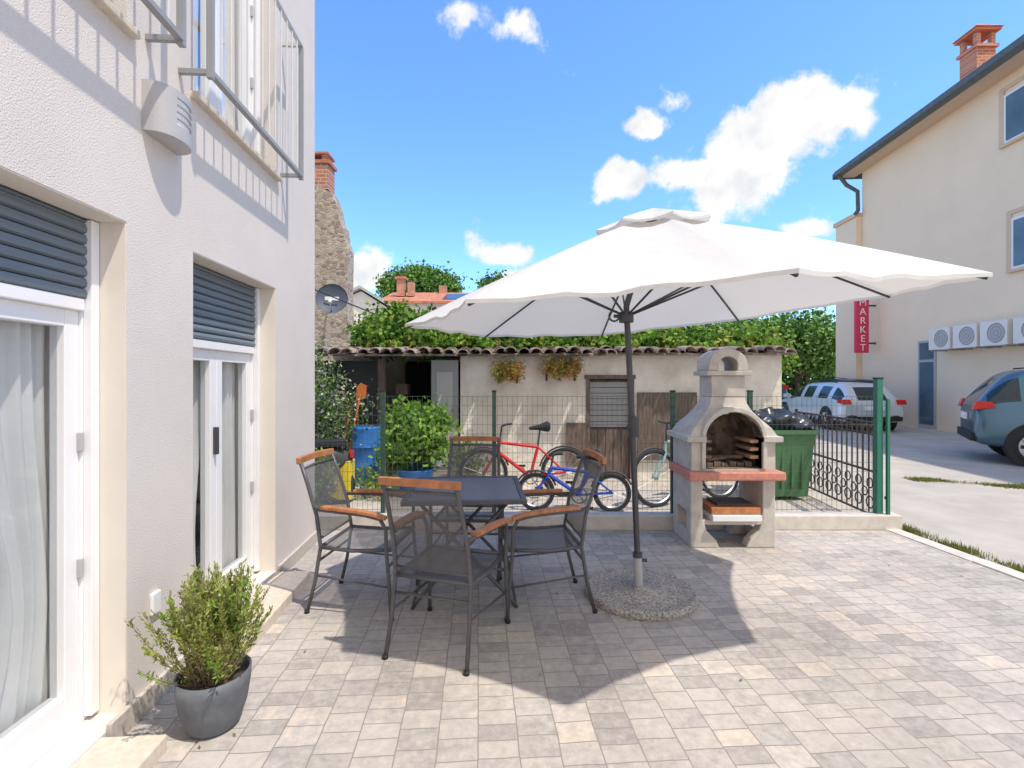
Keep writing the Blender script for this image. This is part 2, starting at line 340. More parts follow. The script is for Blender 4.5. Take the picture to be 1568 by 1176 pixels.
def door(idx,t0,t1,z0,z1,shut,tilt=0):
    s=-1.64
    f=B(); fw=.055
    f.box(s-.07,s,t0,t0+fw,z0,z1,'pvc'); f.box(s-.07,s,t1-fw,t1-.006,z0,z1-.007,'pvc'); f.box(s-.07,s,t0+fw,t1-fw,z0,z0+.05,'pvc'); f.box(s-.07,s,t0+fw,t1-fw,z1-.06,z1-.007,'pvc')
    if shut: f.box(s-.06,s+.012,t0+fw,t1-fw,shut-.05,shut,'pvc')
    f.box(s,s+.035,t0+.0,t0+.05,z0+.02,z1-.01,'pvc'); f.box(s,s+.035,t1-.05,t1-.007,z0+.02,z1-.01,'pvc')
    f.obj('door_frame_%d'%idx,H,bevel=.004)
    zt=(shut-.05) if shut else z1-.06
    mid=(t0+t1)/2
    for k,(a,c) in enumerate([(t0+fw,mid-.002),(mid+.002,t1-fw)]):
        l=B(); lw=.07; s1=s-.012
        l.box(s1-.06,s1,a,a+lw,z0+.05,zt,'pvc'); l.box(s1-.06,s1,c-lw,c,z0+.05,zt,'pvc'); l.box(s1-.06,s1,a+lw,c-lw,z0+.05,z0+.05+.1,'pvc'); l.box(s1-.06,s1,a+lw,c-lw,zt-lw,zt,'pvc')
        if k==0: l.box(s1,s1+.03,c-.04,c-.02,z0+.95,z0+1.12,'darkgrey')
        l.box(s1,s1+.02,(c-.014 if k else a),(c if k else a+.014),z0+.6,z0+.68,'lampgrey'); l.box(s1,s1+.02,(c-.014 if k else a),(c if k else a+.014),z0+1.12,z0+1.2,'lampgrey')
        l.obj('door_leaf_%d_%d'%(idx,k),H,bevel=.004)
        g=B(); g.add([(s1-.03,a+lw-.01,z0+.14),(s1-.03,c-lw+.01,z0+.14),(s1-.03,c-lw+.01,zt-lw+.01),(s1-.03,a+lw-.01,zt-lw+.01)],[(0,1,2,3)],'glass'); g.obj('door_glass_%d_%d'%(idx,k),H)
    if shut:
        q=B(); n=int((z1-shut)/.045)
        for i in range(n+1):
            za=shut+i*.045; zb=min(za+.043,z1-.008)
            if zb-za>.01: q.prism([(s+.004,za),(s+.016,za+.008),(s+.018,(za+zb)/2),(s+.012,zb-.004),(s+.002,zb)],t0+.05,t1-.05,'shutter','XZ')
        q.obj('roller_shutter_%d'%idx,H)
    c=B(); nj=10
    for (ua,ub,side) in ((0,.49,-1),(.51,1,1)):
        nx=60; vs=[];fs=[]
        for j in range(nj+1):
            fz=j/nj; z=z0+.04+(zt-z0-.04)*fz
            for i in range(nx+1):
                w=i/nx
                gather=1-.42*math.exp(-((fz-.30)/.30)**2)*tilt
                u=(ub-(1-w)*(ub-ua)*gather) if side>0 else (ua+w*(ub-ua)*gather)
                vs.append((s-.115+.020*math.sin(w*46+1.3*math.sin(w*9))+.010*math.sin(w*19+fz*2.5),t0+.02+(t1-t0-.04)*u,z))
        for j in range(nj):
            for i in range(nx):
                a=j*(nx+1)+i; fs.append((a,a+1,a+nx+2,a+nx+1))
        c.add(vs,fs,'curtain')
    c.obj('curtain_%d'%idx,H,smooth=True)
door(0,1.08,2.22,.08,2.17,1.83,.9); door(1,2.71,3.77,.08,2.17,1.73,.35)
door(2,1.08,2.22,3.0,5.2,None,.2); door(3,2.71,3.77,3.0,5.2,None,.2)
def balcony(i,t0,t1):
    q=B(); s=-1.345; z0,z1=3.04,4.03
    for z,w in ((z0,.012),(z1,.014)):
        q.box(s-.02,s+.012,t0,t1,z-w,z+w,'raild' if z==z0 else 'rail')
        for t in (t0,t1): q.box(-1.5,s-.021,t-.012,t+.012,z-w,z+w,'raild' if z==z0 else 'rail')
    n=13
    for k in range(n+1):
        t=t0+(t1-t0)*k/n; q.tube([(s,t,z0),(s,t,z1)],.0065,'rail',6)
    for t in (t0,t1): q.box(s-.019,s+.011,t-.013,t+.013,z0-.03,z1-.015,'raild')
    q.obj('balcony_railing_%d'%i,H)
balcony(0,1.0,2.345); balcony(1,2.59,3.86)
q=B()
def arc(sc,a0=0,a1=1,n=16):
    return [(-1.5+.118*sc*math.sin(math.pi*(a0+(a1-a0)*i/n))**.75,2.44-.13*sc*math.cos(math.pi*(a0+(a1-a0)*i/n))) for i in range(n+1)]
q.prism(arc(1),2.61,2.675,'lampgrey','XY'); q.prism(arc(.93),2.675,2.80,'white','XY'); q.prism(arc(1),2.80,2.835,'lampgrey','XY')
for z in (2.703,2.735,2.767): q.prism(arc(1),z,z+.011,'lampgrey','XY')
q.prism(arc(1.0,.0,.36,8)+[(-1.5,arc(1.0,.0,.36,8)[-1][1])],2.675,2.80,'lampgrey','XY')
LO=empty('wall_lamp',rz=TH); q.obj('lamp_housing',LO,smooth='auto')
q=B(); q.box(-1.5,-1.48,2.36,2.42,.42,.52,'pvc'); EO=empty('outdoor_socket',rz=TH); q.obj('cover',EO,bevel=.006)

# ------------------------------------------------------------ potted plant
def frond_plant(name,loc,potprof,potmat,nst,h,spread,mats,lsz,seed,nl=24):
    rng=random.Random(seed); E=empty(name,loc)
    p=B(); p.lathe((0,0,0),potprof,potmat,40,cap=False); p.lathe((0,0,0),[(potprof[0][0],0.002),(.001,.002)],potmat,40,cap=False)
    zr=max(z for r,z in potprof); rr=potprof[-1][0]
    p.lathe((0,0,zr-.035),[(rr+.004,0),(.001,.01)],'soil',30,cap=False); p.obj('pot',E,smooth=True)
    st=B(); V=[];F=[];MI=[]
    for i in range(nst):
        az=rng.uniform(0,6.283); tl=min(1.0,abs(rng.gauss(0,.46))*spread); ln=h*rng.uniform(.55,1.0)*(1-.22*tl)
        base=Vector((rng.uniform(-.5,.5)*rr,rng.uniform(-.5,.5)*rr,zr-.03)); d=Vector((math.cos(az)*math.sin(tl),math.sin(az)*math.sin(tl),math.cos(tl)))
        pts=[];x=base.copy()
        for k in range(7):
            pts.append(x.copy()); x=x+d*ln/6; d=(d+Vector((rng.gauss(0,.08),rng.gauss(0,.08),.07))).normalized()
        st.tube(pts,[.0028,.0026,.0022,.002,.0016,.0012,.001],'bark',3,caps=False)
        tone=rng.randrange(len(mats))
        for k in range(nl):
            u=1-abs(rng.gauss(0,.40)); u=min(max(u,.1),1)*6
            a=int(min(u,5.99)); q=pts[a].lerp(pts[min(a+1,6)],u-a); ax=(pts[min(a+1,6)]-pts[a]).normalized() if a<6 else d
            o=(ax*.9+Vector((rng.gauss(0,.6),rng.gauss(0,.6),rng.gauss(.1,.5)))).normalized(); w=o.cross(Vector((rng.gauss(0,1),rng.gauss(0,1),rng.gauss(0,1)))).normalized()
            L=lsz*rng.uniform(.6,1.4); n=len(V); q=q+Vector((rng.gauss(0,.005),rng.gauss(0,.005),0))
            V+= [tuple(q),tuple(q+o*L*.5+w*L*.17),tuple(q+o*L),tuple(q+o*L*.5-w*L*.17)]; F.append((n,n+1,n+2,n+3)); MI.append(tone if rng.random()<.75 else rng.randrange(len(mats)))
    st.obj('stems',E)
    me=bpy.data.meshes.new('foliage'); me.from_pydata(V,[],F)
    for k in mats: me.materials.append(M[k])
    me.polygons.foreach_set('material_index',MI); o=bpy.data.objects.new('foliage',me); col.objects.link(o); o.parent=E
frond_plant('potted_shrub',(-1.285,2.14,.008),[(.085,0),(.105,.02),(.13,.10),(.142,.18),(.145,.235),(.137,.235),(.133,.19)],'pot',300,.48,.88,['g4','g7','g6','g4','g7','g3'],.020,3,64)

# ------------------------------------------------------------ chairs & table
def chair(loc,rz,name='garden_chair'):
    E=empty(name,loc,rz); f=B(); r=.0125
    for sx in (-1,1):
        f.tube([(sx*.235,-.30,0),(sx*.228,-.25,.2),(sx*.222,-.215,.42),(sx*.218,-.245,.62),(sx*.212,-.31,.82),(sx*.205,-.365,.965)],r,'frame',8)
        f.tube([(sx*.265,.27,0),(sx*.262,.255,.2),(sx*.26,.235,.42),(sx*.268,.235,.56),(sx*.275,.20,.625),(sx*.27,.10,.645),(sx*.25,-.1,.655),(sx*.222,-.255,.66)],r,'frame',8)
        f.tube([(sx*.24,.25,.425),(sx*.24,0,.41),(sx*.225,-.215,.42)],r,'frame',8)
        f.tube([(sx*.262,.255,.2),(sx*.228,-.25,.24)],.007,'frame',6)
        f.lathe((sx*.235,-.30,0),[(.016,0),(.016,.02)],'rubber',10); f.lathe((sx*.265,.27,0),[(.016,0),(.016,.02)],'rubber',10)
    f.tube([(-.24,.25,.425),(.24,.25,.425)],r,'frame',8); f.tube([(-.222,-.215,.42),(.222,-.215,.42)],r,'frame',8)
    f.tube([(-.225,-.23,.33),(.225,-.23,.33)],.009,'frame',6); f.tube([(-.262,.25,.33),(.262,.25,.33)],.009,'frame',6)
    f.tube([(-.205,-.345,.915),(0,-.36,.918),(.205,-.345,.915)],.009,'frame',6)
    f.tube([(-.22,-.225,.47),(.22,-.225,.47)],.009,'frame',6)
    f.obj('frame',E,smooth=True)
    m=B(); vs=[];fs=[]
    P=[(-.205,.43),(-.1,.415),(.05,.412),(.17,.422),(.255,.427)]
    for y,z in P:
        for i in range(7):
            u=i/6*2-1; vs.append((u*.24,y,z-.012*(1-u*u)))
    for j in range(4):
        for i in range(6): a=j*7+i; fs.append((a,a+1,a+8,a+7))
    m.add(vs,fs,'mesh'); vs=[];fs=[]
    P=[(-.225,.47),(-.235,.58),(-.265,.7),(-.31,.82),(-.345,.915)]
    for y,z in P:
        for i in range(7):
            u=i/6*2-1; vs.append((u*.213,y-.015*(1-u*u),z))
    for j in range(4):
        for i in range(6): a=j*7+i; fs.append((a,a+1,a+8,a+7))
    m.add(vs,fs,'mesh')
    m.obj('sling',E,smooth=True)
    w=B(); n=9; vs=[];fs=[]
    for i in range(n):
        u=i/(n-1)*2-1; yy=-.365-.018*(1-u*u); zz=.972+.004*(1-u*u)
        vs+= [(u*.23,yy-.012,zz-.028),(u*.23,yy+.014,zz-.028),(u*.23,yy+.012,zz+.012),(u*.23,yy-.014,zz+.012)]
    for i in range(n-1):
        a=i*4; fs+=[(a,a+1,a+5,a+4),(a+1,a+2,a+6,a+5),(a+2,a+3,a+7,a+6),(a+3,a,a+4,a+7)]
    fs+=[(0,3,2,1),(a+4,a+5,a+6,a+7)]; w.add(vs,fs,'wood')
    for sx in (-1,1):
        cl=[(sx*.28,.24,.632),(sx*.285,.17,.655),(sx*.272,.05,.668),(sx*.252,-.1,.674),(sx*.235,-.2,.675)]
        vs=[];fs=[]
        for x,y,z in cl:
            vs+= [(x-.026,y,z-.008),(x+.026,y,z-.008),(x+.024,y,z+.012),(x-.024,y,z+.012)]
        for i in range(4):
            a=i*4; fs+=[(a,a+1,a+5,a+4),(a+1,a+2,a+6,a+5),(a+2,a+3,a+7,a+6),(a+3,a,a+4,a+7)]
        fs+=[(0,3,2,1),(16,17,18,19)]; w.add(vs,fs,'wood')
    w.obj('wooden_trim',E,bevel=.003)
Z0=.008
chair((-.36,2.86,Z0),R(-18)); chair((-.98,3.36,Z0),R(-97)); chair((.20,3.36,Z0),R(98)); chair((-.34,3.98,Z0),R(177))
T=empty('garden_table',(-.33,3.54,Z0),R(4))
q=B()
q.box(-.40,.40,-.40,-.365,.69,.72,'frame'); q.box(-.40,.40,.365,.40,.69,.72,'frame'); q.box(-.40,-.365,-.365,.365,.69,.72,'frame'); q.box(.365,.40,-.365,.365,.69,.72,'frame')
q.box(-.364,.364,-.364,.364,.702,.714,'tabletop'); q.obj('top',T,bevel=.004)
q=B()
for sy in (-.3,.3):
    q.tube([(-.34,sy,0),(-.3,sy,.06),(.28,sy,.68)],.013,'frame',8); q.tube([(.34,sy*1.08,0),(.3,sy*1.08,.06),(-.28,sy*1.08,.68)],.013,'frame',8)
q.tube([(0,-.32,.36),(0,.32,.36)],.01,'frame',8); q.tube([(-.33,-.32,.04),(-.33,.32,.04)],.01,'frame',8); q.tube([(.33,-.32,.04),(.33,.32,.04)],.01,'frame',8)
q.obj('folding_legs',T,smooth=True)

# ------------------------------------------------------------ umbrella
U=empty('patio_umbrella')
C=Vector((.955,3.4,0)); RR=1.68; ap=Vector((.97,3.4,2.615))
ang=[-43.6+45*k for k in range(8)]; hz=[1.98,2.09,2.06,1.96,1.90,1.87,1.85,1.885]
tips=[Vector((C.x+RR*math.cos(R(a)),C.y+RR*math.sin(R(a)),h)) for a,h in zip(ang,hz)]
def canopy_pt(i,v,r):
    A=tips[i];Bq=tips[(i+1)%8]; e=A.lerp(Bq,v); s=4*v*(1-v)
    e=e+(Vector((C.x,C.y,e.z))-e)*.045*s
    p=ap.lerp(e,r); p.z+=.03*math.sin(math.pi*r**.9); p.z-=.06*s*r*(1.05-r)*2; p.z-=.006*math.sin(v*17+i)*s*r**3
    p.z+=.006*math.sin(v*22+3*r+i*1.7)*s*r
    return p
def gore(name,r0,r1,dz,nr=14,nv=12,hem=0):
    q=B()
    for i in range(8):
        vs=[];fs=[]
        for j in range(nr+1):
            r=r0+(r1-r0)*j/nr
            for k in range(nv+1):
                p=canopy_pt(i,k/nv,r); p.z+=dz; vs.append(p)
        if hem:
            for k in range(nv+1):
                p=canopy_pt(i,k/nv,r1); p.z+=dz-hem; vs.append(p)
        for j in range(nr+(1 if hem else 0)):
            for k in range(nv): a=j*(nv+1)+k; fs.append((a,a+1,a+nv+2,a+nv+1))
        q.add(vs,fs,'canopy')
    o=q.obj(name,U,smooth=False)
    bm=bmesh.new(); bm.from_mesh(o.data); bmesh.ops.remove_doubles(bm,verts=bm.verts,dist=.0008); bmesh.ops.recalc_face_normals(bm,faces=bm.faces); bm.to_mesh(o.data); bm.free()
    o.data.shade_smooth()
    try:o.data.set_sharp_from_angle(angle=R(50))
    except Exception: pass
gore('canopy',.13,1,0,18,12,.018); gore('vent_cap',0.0,.235,.055,4,12,.015)
q=B()
hub=Vector((.79,3.43,1.93)); top=Vector((.96,3.4,2.6))
for i in range(8):
    pts=[]
    for j in range(7):
        p=canopy_pt(i,0,.03+.96*j/6); p.z-=.03; pts.append(p)
    q.tube(pts,.0085,'darkgrey',6)
    q.tube([hub+Vector((0,0,.0)),pts[3]],.0075,'darkgrey',6)
q.obj('ribs',U,smooth=True)
q=B(); q.tube([(.876,3.43,.05),(.83,3.43,1.2),(.79,3.43,2.0),top],.021,'pole',14)
q.tube([(.876,3.43,.06),(.868,3.43,.27)],.030,'lampgrey',16)
q.tube([(.868,3.43,.27),(.867,3.43,.30)],.033,'darkgrey',16)
q.tube([(.842,3.43,1.10),(.838,3.43,1.24)],.036,'darkgrey',16); q.tube([(.84,3.43,1.17),(.79,3.40,1.17)],.012,'darkgrey',8); q.tube([(.868,3.43,.25),(.93,3.42,.25)],.012,'darkgrey',8)
q.tube([hub-Vector((0,0,.04)),hub+Vector((0,0,.03))],.05,'darkgrey',16); q.tube([hub,hub+Vector((-.09,-.03,.0))],.012,'darkgrey',8); q.ring((.70,3.40,1.93),.035,.007,'darkgrey','Y',14)
q.obj('pole',U,smooth='auto')
q=B(); q.lathe((.885,3.42,.008),[(.37,0),(.378,.02),(.375,.045),(.355,.055),(.345,.048),(.05,.056),(.05,.07),(.001,.07)],'granite',56,cap=False); q.obj('granite_base',U,smooth=True)

# ------------------------------------------------------------ barbecue
BQ=empty('masonry_barbecue',(1.95,4.62,.008))
q=B(); prof=[(.68,.37,.25),(.93,.37,.25),(.94,.42,.29),(.985,.42,.29),(.99,.385,.26),(1.06,.34,.24),(1.13,.27,.20),(1.20,.205,.17),(1.27,.165,.15),(1.33,.15,.14)]
vs=[];fs=[]
for z,w,d in prof: vs+=[(-w,-d,z),(w,-d,z),(w,d,z),(-w,d,z)]
for i in range(len(prof)-1):
    for j in range(4): fs.append((i*4+j,i*4+(j+1)%4,i*4+4+(j+1)%4,i*4+4+j))
fs+=[(3,2,1,0)]; n=len(prof)*4; fs.append((n-4,n-3,n-2,n-1)); q.add(vs,fs,'concrete'); hood=q.obj('hood',BQ)
cut=B(); poly=[(-.25,.70),(.25,.70)]
for i in range(17):
    a=math.pi*i/16; poly.append((.25*math.cos(a),.97+.23*math.sin(a)))
cut.prism(poly,-.6,.19,'soot','XZ'); co=cut.obj('cut',BQ)
bpy.context.view_layer.update()
md=hood.modifiers.new('x','BOOLEAN'); md.operation='DIFFERENCE'; md.object=co; md.solver='EXACT'
try: md.material_mode='TRANSFER'
except Exception: pass
dg=bpy.context.evaluated_depsgraph_get(); me=bpy.data.meshes.new_from_object(hood.evaluated_get(dg)); hood.modifiers.clear(); hood.data=me
bpy.data.objects.remove(co)
bv=hood.modifiers.new('b','BEVEL'); bv.width=.008; bv.segments=2; bv.limit_method='ANGLE'; bv.angle_limit=R(40)
q=B(); vs=[];fs=[]
pr=[(-.25,.70)]+[(-.25*math.cos(math.pi*i/16),.97+.23*math.sin(math.pi*i/16)) for i in range(17)]+[(.25,.70)]
po=[(-.285,.70)]+[(-.285*math.cos(math.pi*i/16),.97+.275*math.sin(math.pi*i/16)) for i in range(17)]+[(.285,.70)]
for (a,c) in zip(pr,po):
    vs+=[(a[0],-.275,a[1]),(c[0],-.275,c[1]),(c[0],-.12,c[1]),(a[0],-.12,a[1])]
for i in range(len(pr)-1):
    k=i*4
    for j in range(4): fs.append((k+j,k+(j+1)%4,k+4+(j+1)%4,k+4+j))
fs+=[(0,1,2,3),(k+4,k+5,k+6,k+7)]; q.add(vs,fs,'concrete')
for z in (.78,.85,.92):
    q.box(.17,.248,-.2,.1,z,z+.03,'firebrick'); q.box(-.248,-.17,-.2,.1,z,z+.03,'soot')
q.box(-.152,.152,-.145,.145,1.332,1.52,'concrete'); q.box(-.20,.20,-.18,.18,1.522,1.565,'concrete')
inn=[(-.085,1.567)]+[(-.085*math.cos(math.pi*i/12),1.62+.075*math.sin(math.pi*i/12)) for i in range(13)]+[(.085,1.567)]
out=[(-.175,1.567)]+[(-.175*math.cos(math.pi*i/12),1.62+.145*math.sin(math.pi*i/12)) for i in range(13)]+[(.175,1.567)]
vs=[];fs=[]
for a,c in zip(inn,out): vs+=[(a[0],-.15,a[1]),(c[0],-.15,c[1]),(c[0],.15,c[1]),(a[0],.15,a[1])]
for i in range(len(inn)-1):
    k=i*4
    for j in range(4): fs.append((k+j,k+(j+1)%4,k+4+(j+1)%4,k+4+j))
fs+=[(0,1,2,3),(k+4,k+5,k+6,k+7)]; q.add(vs,fs,'concrete')
q.obj('chimney_and_arch',BQ,bevel=.006)
q=B()
for s in (-1,1):
    pl=[(s*.375,0),(s*.12,0),(s*.14,.06),(s*.23,.15),(s*.265,.25),(s*.265,.605),(s*.375,.605)]
    q.prism(pl,-.24,-.13,'concrete','XZ'); q.prism([(s*.374,.30),(s*.27,.30),(s*.27,.604),(s*.374,.604)],-.129,.129,'concrete','XZ'); q.prism(pl,.13,.24,'concrete','XZ')
    q.prism([(s*.37,0),(s*.28,0),(s*.28,.12),(s*.37,.12)],-.129,.129,'concrete','XZ')
q.box(-.264,.264,-.235,.2,.20,.245,'concrete'); q.obj('legs',BQ,bevel=.01)
q=B(); q.box(-.41,.43,-.32,.26,.607,.68,'redslab'); q.obj('shelf',BQ,bevel=.012)
q=B(); q.box(-.2,.23,-.3,.1,.25,.30,'white'); q.box(-.2,.23,-.27,.1,.305,.36,'wood'); q.box(-.12,.2,-.2,.05,.36,.38,'darkgrey')
for i in range(6): q.box(-.2+.07*i,-.14+.07*i,-.15,.12,.703,.735+.01*(i%2),'soot')
q.tube([(-.18,-.1,.75),(.1,.0,.77)],.02,'woodold',8); q.tube([(-.1,.05,.76),(.16,-.08,.78)],.018,'bark',8)
q.obj('trays_and_wood',BQ,bevel=.003)

# ------------------------------------------------------------ fence
F=empty('wire_mesh_fence',(0,4.98,0)); q=B()
x0,x1=-2.2,3.66
n=int((x1-x0)/.05)
for i in range(n+1):
    x=x0+(x1-x0)*i/n; q.box(x-.0012,x+.0012,-.0012,.0012,.17,1.33,'fencewire')
for i in range(13):
    z=.19+i*.0945; q.box(x0,x1,.0015,.005,z-.0016,z+.0016,'fencewire')
q.obj('mesh_panel',F)
q=B()
for x in (-1.30,-.18,1.62,2.4): q.box(x-.02,x+.02,.006,.046,.14,1.37,'fencegreen'); q.box(x-.023,x+.023,.003,.049,1.37,1.385,'rubber')
q.obj('posts',F)
G=empty('iron_gate',(3.70,5.06,0),R(84))
q=B(); L=1.72
for z in (.1,.55,.93,1.05): q.tube([(0,0,z),(L,0,z)],.013,'iron',6)
for x in (0,L): q.tube([(x,0,.06),(x,0,1.09)],.02,'iron',6)
for i in range(1,17):
    x=L*i/17; q.tube([(x,0,.55),(x,0,1.05)],.009,'iron',5); q.tube([(x,0,.1),(x,0,.55)],.008,'iron',5)
    if i%2:
        q.ring((x,-.01,.42),.05,.008,'iron','Y',16,4); q.ring((x,-.01,.22),.06,.008,'iron','Y',16,4); q.ring((x+.09,-.01,.32),.045,.008,'iron','Y',14,4); q.ring((x,-.01,.99),.045,.008,'iron','Y',14,4)
q.obj('gate_leaf',G)
q=B(); q.box(-.03,.03,-.03,.03,0,1.5,'postgreen'); q.box(-.034,.034,-.034,.034,1.5,1.515,'rubber'); q.box(.05,.08,-.06,-.03,.0,1.30,'postgreen'); q.box(.03,.05,-.05,-.04,.3,.33,'rubber'); q.box(.03,.05,-.05,-.04,1.0,1.03,'rubber'); q.obj('gate_post',None,loc=(3.68,4.99,0),bevel=.004)

# ------------------------------------------------------------ shed
S=empty('stone_shed'); Y=7.4
q=B()
def wallseg(xa,xb,za,zb): q.box(xa,xb,Y,Y+.28,za,zb,'plaster')
wallseg(-.77,1.14,0,1.84); wallseg(1.78,4.02,0,1.86); wallseg(1.14,1.78,1.50,1.85)
q.box(3.74,4.02,Y+.28,10,0,1.87,'plaster'); q.box(-.77,-.52,Y+.28,10,0,1.82,'plaster'); q.box(-3.6,4.02,10,10.2,0,2.1,'plaster'); q.box(-3.6,-3.4,7.6,10,0,1.82,'stone')
q.obj('walls',S)
q=B(); q.box(1.16,1.76,Y+.08,Y+.12,.02,1.49,'woodold'); q.box(1.10,1.16,Y-.01,Y+.1,0,1.50,'woodold'); q.box(1.76,1.82,Y-.01,Y+.1,0,1.50,'woodold'); q.box(1.08,1.84,Y-.02,Y+.1,1.50,1.56,'woodold')
for i in range(8): q.box(1.17,1.75,Y+.05,Y+.07,.78+.085*i,.858+.085*i,'raild')
for i in range(5): q.box(1.17+.118*i,1.28+.118*i,Y+.055,Y+.078,.04,.74,'woodold')
q.box(1.86,2.74,Y-.05,Y-.02,.3,1.30,'woodold')
q.box(.80,1.09,Y-.06,Y-.03,.2,.85,'woodold')
q.obj('doors_and_boards',S)
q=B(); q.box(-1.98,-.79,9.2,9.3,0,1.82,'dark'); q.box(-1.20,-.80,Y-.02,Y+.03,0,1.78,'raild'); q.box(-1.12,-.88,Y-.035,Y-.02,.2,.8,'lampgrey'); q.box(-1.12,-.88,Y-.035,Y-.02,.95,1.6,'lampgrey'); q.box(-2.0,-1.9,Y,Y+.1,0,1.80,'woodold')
for x,z in [(-1.8,.5),(-1.5,.7),(-1.6,1.1)]: q.box(x,x+.28,8.4,8.8,z-.3,z,'woodold')
q.box(-1.85,-1.66,7.9,8.1,1.25,1.42,'woodold'); q.box(-1.75,-1.45,8.0,8.2,.5,.95,'rubber')
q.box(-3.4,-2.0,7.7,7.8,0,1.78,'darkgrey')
q.obj('open_bay',S)
q=B(); rng=random.Random(4); DZ=-.075
q.add([(x,y,z+DZ) for x,y,z in [(-3.7,7.2,1.93),(4.12,7.2,1.95),(4.12,10.4,2.20),(-3.7,10.4,2.18),(-3.7,7.2,1.90),(4.12,7.2,1.92),(4.12,10.4,2.17),(-3.7,10.4,2.15)]],[(0,1,2,3),(4,7,6,5),(0,4,5,1),(1,5,6,2),(2,6,7,3),(3,7,4,0)],'tile')
nx=43
for c in range(4):
    for i in range(nx):
        xc=-3.6+i*.18+rng.uniform(-.025,.025); y0=7.06+c*.42+rng.uniform(-.07,.07); zb=1.93+DZ+(xc+3.7)*.003+c*.036+rng.uniform(-.012,.025); L=.46; r0=.090;r1=.07; tw=rng.uniform(-.035,.035)
        vs=[];fs=[]
        for j,(y,r,dz) in enumerate([(y0,r0,0),(y0+L,r1,.045)]):
            for k in range(7):
                a=math.pi*k/6; vs.append((xc+tw*j+r*math.cos(a),y,zb+dz+.8*r*math.sin(a)))
            for k in range(7):
                a=math.pi*k/6; vs.append((xc+tw*j+(r-.016)*math.cos(a),y,zb+dz+.8*(r-.018)*math.sin(a)))
        for k in range(6):
            fs+=[(k,k+1,14+k+1,14+k),(7+k,21+k,21+k+1,7+k+1),(k,7+k,7+k+1,k+1)]
        q.add(vs,fs,'tile')
q.obj('tile_roof',S,smooth='auto')
for i,(xa,xb,zz) in enumerate([(-.26,.14,1.53),(.45,1.0,1.57)]):
    P=empty('wall_flower_box',(0,0,0)); q=B(); q.box(xa,xb,Y-.2,Y-.01,zz,zz+.13,'firebrick'); q.box(xa+.05,xa+.08,Y-.03,Y,zz-.1,zz+.02,'iron'); q.box(xb-.08,xb-.05,Y-.03,Y,zz-.1,zz+.02,'iron'); q.obj('box',P,bevel=.01)
    leaves('flowers',[((xa+xb)/2,Y-.19,zz+.12,(xb-xa)/2+.03,.12,.11,1),((xa+xb)/2-.08,Y-.24,zz+.05,(xb-xa)/2-.05,.05,.12,1),((xa+xb)/2+.08,Y-.24,zz+.05,(xb-xa)/2-.05,.05,.12,1)],3600,.028,['fl','g6','fl','g4','g4'],20+i,P,.4,20)

# ------------------------------------------------------------ vegetation behind
vi=[]
for k in range(14):
    x=-2.2+k*.46; vi.append((x,8.15+.1*math.sin(k*2.3),2.17+.05*math.sin(k*1.9)-.006*k,.42,.5,.25-.007*k,1))
vi+=[(-2.1,8.5,2.40,.45,.5,.28),(-1.4,8.5,2.40,.5,.5,.22),(-.6,8.5,2.36,.5,.5,.20),(.3,8.5,2.32,.6,.5,.20),(-1.95,8.5,2.6,.16,.25,.2),(5.0,10.4,2.0,.7,.8,.5)]
for k in range(7): vi.append((-2.0+k*.95,7.62,2.02,.42,.17,.05,1))
leaves('vine_foliage',vi,38000,.075,['g2','g3','g3','g2','g3','g1','g4'],5,None,.34,24,.85)
def tree(name,loc,hs,crown,n,size,mats,seed,spread=.22):
    E=empty(name,loc); q=B()
    q.tube([(0,0,-.1),(.05,0,hs*.4),(-.04,.05,hs*.8),(0,0,hs*1.2)],[hs*.06,hs*.045,hs*.035,hs*.015],'bark',9)
    for e in crown:
        q.tube([(0,0,hs*.6),(e[0]*.5,e[1]*.5,hs*.6+(e[2]-hs*.6)*.6),(e[0],e[1],e[2]+e[5]*.3)],[hs*.03,hs*.02,hs*.008],'bark',6)
    q.obj('trunk_and_limbs',E,smooth=True); leaves('crown',crown,n,size,mats,seed,E,spread,40,.7)
def cr(rng,r,h,n=6):
    L=[(0,0,h,r*.75,r*.75,r*.6)]
    for i in range(n): a=6.283*i/n+rng.uniform(-.3,.3); d=r*rng.uniform(.4,.7); L.append((d*math.cos(a),d*math.sin(a),h+rng.uniform(-.35,.3)*r,r*rng.uniform(.4,.55),r*rng.uniform(.4,.55),r*rng.uniform(.3,.45)))
    return L
rg=random.Random(9)
for i,(x,y,r,h) in enumerate([(13.5,23.5,2.3,3.3),(11.2,24,2.2,3.2),(8.4,25,2.3,3.2),(16,27,2.6,3.4),(5.0,27,2.2,3.0)]):
    tree('broadleaf_tree',(x,y,0),h*.7,cr(rg,r,h),9000,.20,['f2','f3','f2','f3','f1'],30+i,.27)
tree('stone_pine_tree',(-11.4,62,0),10,[(0,0,13.3,4.2,4,1.4),(-2.6,0,12.6,2.4,3,1.1),(2.6,0,12.7,2.4,3,1.0),(0.3,0,14.0,2.6,2,.8)],20000,.42,['f1','f2','f2'],50,.40)
tree('tree',(-1.6,55,0),7,[(0,0,11.4,2.0,2,1.2),(1.8,0,10.7,1.8,2,1.1)],5000,.38,['f1','f2'],51,.40)
leaves('distant_treeline',[(x,85+6*math.sin(x),2.5,6,4,3.5+1.5*math.sin(x*.7)) for x in range(-70,120,7)],14000,1.0,['f1','f2'],52,None,.4,40,.8)
leaves('hedge_foliage',[(x,28,1.0,1.6,.8,1.3) for x in range(3,24,2)],9000,.2,['f1','f2'],53,None,.4,40,.8)
